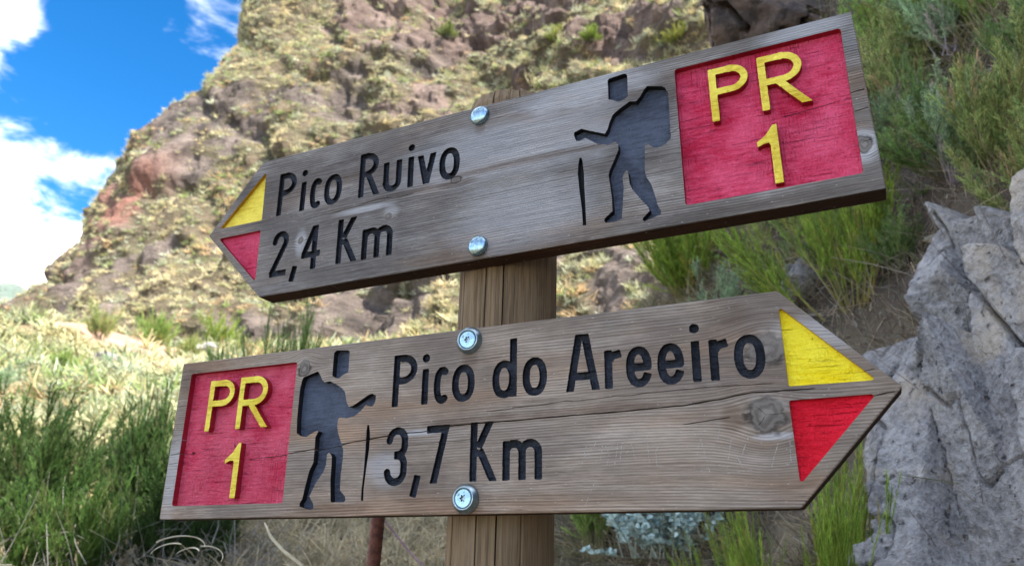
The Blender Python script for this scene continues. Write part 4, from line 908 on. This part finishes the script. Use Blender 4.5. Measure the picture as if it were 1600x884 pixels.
# ------------------------------------------------------------------ rocks
def rock_mat():
    m,nt,b=newmat('basalt'); g,x,y,z=coords(nt)
    n=noise(nt,g,2.6,6.,.65,.4); n2=noise(nt,g,11.,6.,.7,.3); n3=noise(nt,g,60.,4.,.7); cr=voro(nt,g,5.,'DISTANCE_TO_EDGE')
    c=mix(nt,(n2*.6+n3*.55).step(.36,.76),(.125,.120,.125,1),(.40,.385,.385,1)); c=mix(nt,n.step(.52,.66)*.75,c,(.46,.39,.31,1)); c=mix(nt,n.step(.46,.34)*.6,c,(.10,.098,.11,1))
    li=noise(nt,g,24.,3.); c=mix(nt,li.step(.66,.74)*.5,c,(.52,.52,.50,1))
    pit=noise(nt,g,38.,3.,.6); c=mix(nt,pit.step(.36,.29)*.75,c,(.055,.052,.058,1))
    _in(nt,b.inputs['Base Color'],c); b.inputs['Roughness'].default_value=.85; b.inputs['Specular IOR Level'].default_value=.25
    bump(nt,b,n2+n3*.7-pit.step(.38,.28)*.5,1.,.026); return m
M_ROCK=rock_mat()
def rock(name,label,loc,size,seed,planes=13,sub=6,rot=(0,0,0),rough=1.,group=None,cat='rock'):
    import bmesh
    bm=bmesh.new(); bmesh.ops.create_icosphere(bm,subdivisions=sub,radius=1); me=bpy.data.meshes.new(name); bm.to_mesh(me); bm.free()
    n=len(me.vertices); co=np.empty(n*3,np.float32); me.vertices.foreach_get('co',co); d=co.reshape(-1,3).astype(float); d/=np.linalg.norm(d,axis=1,keepdims=True)
    g=np.random.default_rng(seed); N=g.normal(size=(planes,3)); N/=np.linalg.norm(N,axis=1,keepdims=True); D=g.uniform(.62,.95,planes)
    r=np.full(n,1.35)
    for nn,dd in zip(N,D):
        q=d@nn; m=q>.05; r[m]=np.minimum(r[m],dd/q[m])
    p=d*r[:,None]; s=np.array(size); w=p*s+seed*3.1
    r1=fbm(w[:,0]*2.2,w[:,1]*2.2,w[:,2]*2.2,4); rd=np.abs(fbm(w[:,0]*3.4+9,w[:,1]*3.4,w[:,2]*3.4,3)); r2=fbm(w[:,0]*9,w[:,1]*9,w[:,2]*9,4)
    k=1+rough*(.16*r1+.07*r2/ max(s.mean()*1.5,.4)-.14*np.exp(-(rd/.022)**2))
    p=p*k[:,None]*s
    me.vertices.foreach_set('co',p.astype(np.float32).ravel()); me.materials.append(M_ROCK); me.update()
    o=link(bpy.data.objects.new(name,me)); o.location=loc; o.rotation_euler=rot; tag(o,label,cat,group); return o
RK='grey rocks on the bank'
def rock_face():
    n=np.array((-.8916,-.2362,.3864)); st=np.array((.2561,-.9667,0)); dn=np.array((.3735,.0989,.9223)); c=np.array((1.062,2.042,2.031))
    s=np.linspace(-.32,.85,300); h=np.linspace(-.75,.74,380); S,Hh=np.meshgrid(s,h)
    poly=[(.06,-.74),(.01,-.50),(-.055,-.187),(-.03,.0),(.02,.10),(.0,.30),(.0,.50),(.08,.55),(.16,.46),(.26,.44),(.37,.37),(.55,.42),(.84,.36),(.84,-.74)]
    f,_=sd_poly(poly); ws=S+.030*fbm(S*9,Hh*9,1.,4); wh=Hh+.030*fbm(S*9,Hh*9,5.,4); m=sstep(.025,-.045,f(ws,wh))
    g=np.random.default_rng(91); N=27; C=np.stack([g.uniform(-.3,.85,N),g.uniform(-.75,.7,N)],1); off=g.uniform(-.035,.035,N); tl=g.normal(0,.30,(N,2))
    C[:6]=[(-.06,-.35),(-.05,.02),(.07,.30),(.25,-.15),(.12,-.12),(.50,.15)]; off[:6]=(-.075,-.02,.02,.05,.015,.045)
    sk=.35; d=np.stack([np.hypot((ws-a)*1.5+(wh-b)*sk,(wh-b)*.62) for a,b in C],-1); o=np.argsort(d,-1); k0,k1=o[...,0],o[...,1]; d0=np.take_along_axis(d,o[...,:1],-1)[...,0]; d1=np.take_along_axis(d,o[...,1:2],-1)[...,0]
    pl=off[k0]+tl[k0,0]*(ws-C[k0,0])+tl[k0,1]*(wh-C[k0,1]); pl1=off[k1]+tl[k1,0]*(ws-C[k1,0])+tl[k1,1]*(wh-C[k1,1]); e=d1-d0; b=sstep(0,.012,e); pl=pl*(.5+.5*b)+pl1*(.5-.5*b)
    deep=_hash(np.minimum(k0,k1).astype(np.int64),np.maximum(k0,k1).astype(np.int64),np.zeros_like(k0))
    crack=np.exp(-(e/.011)**2)*(deep>.35)*.045
    pit=.05*np.exp(-(((S-.115)/.035)**2+((Hh-.20)/.022)**2))
    d=pl-crack-pit+.016*fbm(S*5,Hh*5,2.,4)+.015*fbm(S*16,Hh*16,4.,4)+.011*fbm(S*55,Hh*55,6.,3)-.022*np.exp(-(fbm(S*6+3,Hh*4,8.,3)/.012)**2)*(fbm(S*3,Hh*3,1.,2)>0)
    D=m*(.055+d)-(1-m)*.30
    P=c+S[...,None]*st+Hh[...,None]*dn+D[...,None]*n-np.array((1.06,2.04,2.03)); ny,nx=S.shape
    ii,jj=np.meshgrid(np.arange(nx-1),np.arange(ny-1)); F=np.stack([jj*nx+ii,jj*nx+ii+1,(jj+1)*nx+ii+1,(jj+1)*nx+ii],-1).reshape(-1,4)
    k=(m[:-1,:-1].ravel()>.02)|(m[1:,1:].ravel()>.02)
    o=mesh_np('rock_face',P.reshape(-1,3),F[k],M_ROCK,smooth=False); o.location=(1.06,2.04,2.03); tag(o,'broad light grey cracked rock face rising along the right edge of the photo','rock')
rock_face()
rock('grey_rock','pale beige broken rock beside the tip of the lower board',(1.16,2.26,2.04),(.14,.16,.16),23,13,6,(0,0,.4),1.2,RK)
rock('grey_rock','small pale stone in the soil just above the lower board',(1.16,3.0,2.62),(.07,.07,.11),31,10,5,(.3,.3,0),1.,RK)
rock('grey_rock','small grey stone half buried left of the bright green bush',(1.02,2.9,2.36),(.09,.09,.08),37,10,5,(0,.2,1),1.,RK)
for k,(px,y,sz,l) in enumerate([(75,19,.5,'grey boulder on the sunny slope, leftmost'),(186,25,.7,'wide grey boulder on the sunny slope between two pale bushes'),(318,30,.8,'grey boulder on the slope above the red panel of the lower board'),(905,20,.5,'grey boulder on the slope just right of the post')]):
    x=(px-800)/1221.5*y*1.03; rock('slope_rock',l,(x,y,float(terrain(x,y))+.1*sz),(sz,sz*.8,sz*.6),61+k*7,12,5,(.1,.2,k),1.,'boulders on the sunny slope')
o=rock('dark_rock','dark brown overhanging rock behind the top edge of the upper board',(2.15,5.3,5.75),(.8,.6,.6),44,14,6,(0,.4,.2),1.2,None)
md,nt,b=newmat('dark_lava'); g,x,y,z=coords(nt); nn=noise(nt,g,7.,5.,.65); _in(nt,b.inputs['Base Color'],mix(nt,nn.step(.35,.7),(.030,.022,.020,1),(.11,.075,.06,1))); b.inputs['Roughness'].default_value=.9; bump(nt,b,nn,.9,.05)
o.data.materials[0]=md

# ------------------------------------------------------------------ small things
def cliff_bushes():
    PB=proto_broom(121,60,26,.62,.5,(.14,.26),.022,dark=(.15,.19,.05),tip=(.34,.38,.10))
    for k,(x,y,z,s,c,l) in enumerate([(8.39,34.69,27.37,1.5,(1.15,1.05,.8),'yellow green bush on the cliff above the middle of the upper board'),
        (2.46,42.45,32.95,1.5,(1.,1.,.7),'bright green bush high on the cliff, left of the pair above the hiker'),(4.31,39.13,30.71,1.3,(.85,1.,.6),'smaller green bush beside the brightest one on the cliff'),
        (-5.68,52.26,40.39,1.8,(.7,.75,.8),'grey green bush near the top of the cliff'),(-37.02,64.03,20.2,1.6,(.9,.95,.6),'green bush at the left foot of the cliff')]):
        r=empty('cliff_bush',(x,y-.3,z-.15)); r.scale=(s*1.1,s*1.1,s); tag(r,l,'bush','green bushes growing on the cliff')
        for m,n in zip(PB,('stem','foliage')): o=link(bpy.data.objects.new(n,m),r); o.color=(*c,1)
cliff_bushes()
def at_ground(x,y,dz=0.): return Vector((x,y,float(terrain(x,y))+dz))
def rebar():
    m,nt,b=newmat('rusty_iron'); g,x,y,z=coords(nt); n=noise(nt,g,90.,4.,.65); _in(nt,b.inputs['Base Color'],mix(nt,n.step(.35,.7),(.075,.026,.020,1),(.20,.075,.05,1))); b.inputs['Roughness'].default_value=.75; b.inputs['Metallic'].default_value=.25; bump(nt,b,n,.5,.001)
    N=20; zs=np.arange(0,1.72,.0035); vs=[];fs=[]
    for i,zz in enumerate(zs):
        for k in range(N):
            a=2*math.pi*k/N; rib=max(0.,math.cos((zz/.0145+ (a/math.pi if a<math.pi else (2*math.pi-a)/math.pi)*.45)*2*math.pi)-.45)*.0016; lon=.0011 if k in(0,N//2) else 0
            r=.0092+rib+lon; vs.append((r*math.cos(a),r*math.sin(a),zz))
    for i in range(len(zs)-1):
        for k in range(N): q=(k+1)%N; fs.append((i*N+k,i*N+q,(i+1)*N+q,(i+1)*N+k))
    fs.append(tuple((len(zs)-1)*N+k for k in range(N)))
    o=mesh_py('iron_rod',vs,fs,m,smooth=True); o.location=(-.226,1.24,-.05); o.rotation_euler=(0,.02,0); tag(o,'rusty ribbed iron rod standing behind the lower board, left of the post','rod')
rebar()
def simple(name,base,alt,sc,rough=.8):
    m,nt,b=newmat(name); g,x,y,z=coords(nt); n=noise(nt,g,sc,3.); _in(nt,b.inputs['Base Color'],mix(nt,n.step(.35,.65),base,alt)); b.inputs['Roughness'].default_value=rough; bump(nt,b,n,.3,.002); return m
M_CORD=simple('faded_cord',(.42,.30,.36,1),(.55,.43,.48,1),200.); M_DRY=simple('dead_stem',(.42,.36,.24,1),(.60,.54,.40,1),60.)
def cord():
    n=60; path=[]; rad=[]
    a=Vector((-.22,1.245,1.64)); b=Vector((.02,1.42,1.44))
    for i in range(n+1):
        t=i/n; p=a.lerp(b,t); p.z-=.05*math.sin(math.pi*t)*.6; path.append(p); rad.append(.0022+.0004*math.sin(i*2.1))
    o=mesh_py('cord',*tube(path,rad,7),M_CORD,smooth=True); tag(o,'thin faded pink cord running from the iron rod towards the post','cord')
cord()
def dry_stems():
    def curl(name,label,c,rx,rz,turns,rad,y,seed,flat=.8):
        g=np.random.default_rng(seed); n=40; path=[]; R=[]
        for i in range(n+1):
            t=i/n; a=turns[0]+(turns[1]-turns[0])*t; k=1-.45*t; path.append((c[0]+rx*k*math.cos(a),y+.03*math.sin(a*1.3)+.02*t,c[1]+rz*k*math.sin(a))); R.append(rad*(1-.6*t))
        o=mesh_py(name,*tube(path,R,6),M_DRY,smooth=True); tag(o,label,'stem','bleached dry stems below the lower board')
    y=1.55
    curl('dry_stem','bleached grass blade arching over to the right at the bottom left, topmost of its tangle',(-.60,1.545),.052,.036,(2.7,.5),.0018,y,1)
    curl('dry_stem','bleached grass blade curling back inside the tangle at the bottom left',(-.61,1.535),.030,.022,(.6,2.6),.0016,y+.02,2)
    curl('dry_stem','bleached grass blade reaching left from the tangle at the bottom left',(-.655,1.535),.042,.028,(1.0,2.9),.0015,y+.04,3)
    curl('dry_stem','bleached grass blade drooping right at the end of the tangle',(-.575,1.525),.04,.034,(2.0,.2),.0016,y+.05,4)
    p=[(-.44,1.5,1.60),(-.425,1.5,1.575),(-.40,1.5,1.552),(-.365,1.5,1.53),(-.33,1.5,1.44)]
    o=mesh_py('dry_stem',*tube(p,[.0012,.0028,.0032,.0034,.0036],7),M_DRY,smooth=True); tag(o,'straight pale stick slanting down right under the lower board','stem','bleached dry stems below the lower board')
dry_stems()
def silver_plant():
    global RNG; RNG=np.random.default_rng(301)
    m,nt,b=newmat('silver_leaf'); g,x,y,z=coords(nt); n=noise(nt,g,60.,3.); _in(nt,b.inputs['Base Color'],mix(nt,n.step(.35,.65),(.22,.32,.30,1),(.42,.52,.49,1))); b.inputs['Roughness'].default_value=.6
    my=simple('flower_yellow',(.75,.55,.02,1),(.82,.66,.05,1),80.)
    x0,y0=.62,2.95; base=at_ground(x0,y0); r=empty('silver_leaf_plant',base); r.scale=(1.35,1.35,1.3); tag(r,'pale silver leaved plant with small yellow flowers at the bottom right of the post','plant')
    nS=90; D=upright(nS,.55); L=RNG.uniform(.10,.24,nS); P=RNG.normal(0,.07,(nS,3)); P[:,2]=-.02; Dn=D/np.linalg.norm(D,axis=1,keepdims=True)
    v,f,c=strands(P,Dn,L,.004,RNG.normal(0,.1,(nS,3)),seg=3,sides=3); o=mesh_np('stem',v,f,M_STEM,r,tint=np.full((len(v),3),(.25,.27,.22)))
    i=np.repeat(np.arange(nS),26); t=RNG.uniform(.25,1.05,len(i)); Q=P[i]+Dn[i]*(L[i]*t)[:,None]; d=RNG.normal(0,1,(len(i),3)); d[:,2]=np.abs(d[:,2])*.5; d/=np.linalg.norm(d,axis=1,keepdims=True)
    a=np.cross(d,RNG.normal(size=d.shape)); a/=np.linalg.norm(a,axis=1,keepdims=True); l=RNG.uniform(.014,.026,len(i))[:,None]; w=l*.36; up=np.array([[0,0,.004]])
    pts=np.stack([Q,Q+d*l*.35+a*w+up,Q+d*l*.8+a*w*.75+up,Q+d*l,Q+d*l*.8-a*w*.75+up,Q+d*l*.35-a*w+up],1).reshape(-1,3); o6=(np.arange(len(i))*6)[:,None]
    F=np.concatenate([o6+np.array([[0,1,2,3]]),o6+np.array([[0,3,4,5]])]); o=mesh_np('leaves',pts,F,m,r); o['kind']='stuff'
    for k,(fx,fy,fz) in enumerate([(-.08,-.03,.19),(.0,-.02,.21),(.06,-.04,.185),(.03,.0,.235),(-.03,-.05,.17)]):
        vs=[];fs=[]; n=11
        for q in range(n):
            aa=2*math.pi*q/n; s=len(vs)
            for rr_,ww,zz in ((.003,.0018,0),(.009,.0028,.001),(.013,.0012,-.001)): 
                for sg in (-1,1): vs.append((fx+rr_*math.cos(aa)-sg*ww*math.sin(aa),fy+rr_*math.sin(aa)*.6+.3*zz,fz+rr_*math.sin(aa)*.8+sg*ww*math.cos(aa)+zz))
            fs+= [(s,s+1,s+3,s+2),(s+2,s+3,s+5,s+4)]
        mesh_py('flower',vs,fs,my,r); mesh_py('flower_stalk',*tube([(fx*.6,fy*.6,.1),(fx,fy,fz)],.0016,5),M_DRY,r)
silver_plant()
def sprig(name,label,x,y,h,col,seed,n=26):
    global RNG; RNG=np.random.default_rng(seed)
    r=empty(name,at_ground(x,y)); tag(r,label,'plant')
    D=upright(n,.38); Dn=D/np.linalg.norm(D,axis=1,keepdims=True); L=RNG.uniform(.5,1,n)*h; P=RNG.normal(0,.02,(n,3))
    v,f,c=strands(P,Dn,L,.0045,None,seg=2,sides=4,col=col); mesh_np('stem',v,f,M_GRASS,r,tint=c)
    i=np.repeat(np.arange(n),40); t=RNG.uniform(.2,1,len(i)); Q=P[i]+Dn[i]*(L[i]*t)[:,None]; d=Dn[i]*.6+RNG.normal(0,.6,(len(i),3))
    v,f,c=strands(Q,d,RNG.uniform(.012,.028,len(i)),.004,None,seg=1,sides=3,col=np.array(col)*1.1); o=mesh_np('needle_leaves',v,f,M_GRASS,r,tint=c)
sprig('grey_sprig','pale grey woolly sprig at the bottom edge in front of the fresh green bush',.80,1.95,.36,(.42,.44,.42),401)
sprig('grey_sprig','grey dry sprig low at the bottom edge, left of the woolly one',.62,2.25,.22,(.36,.34,.31),402)
def bank_flowers():
    my=simple('broom_flower_yellow',(.78,.56,.01,1),(.85,.68,.04,1),80.)
    FL=['tiny yellow flower nearest the lower right corner of the upper board','highest tiny yellow flower, among the pale bushes right of the red panel','lowest tiny yellow flower, under the right end of the upper board','tiny yellow flower just over the top of the rock face']
    spots=[(1.36,2.78,0),(1.50,2.42,0),(1.27,2.62,0),(1.40,2.30,0)]
    for k,(x,y,z) in enumerate(spots):
        vs=[];fs=[]
        for q in range(5):
            a=2*math.pi*q/5+k; s=len(vs); c=Vector((math.cos(a),-.35,math.sin(a))); t=Vector((-math.sin(a),0,math.cos(a)))
            for p in (Vector((0,0,0)),c*.006+t*.004,c*.011,c*.006-t*.004): vs.append(tuple(p))
            fs.append((s,s+1,s+2,s+3))
        o=mesh_py('yellow_flower',vs,fs,my); o.location=(x,y-.12,float(terrain(x,y-.12))+.10+.03*(k%3)); st=mesh_py('flower_stalk',*tube([(0,0.004,-.14),(.004,.01,-.06),(0,.002,0)],.0012,5),M_DRY,o)
        tag(o,FL[k],'flower','yellow flowers on the bank')
bank_flowers()
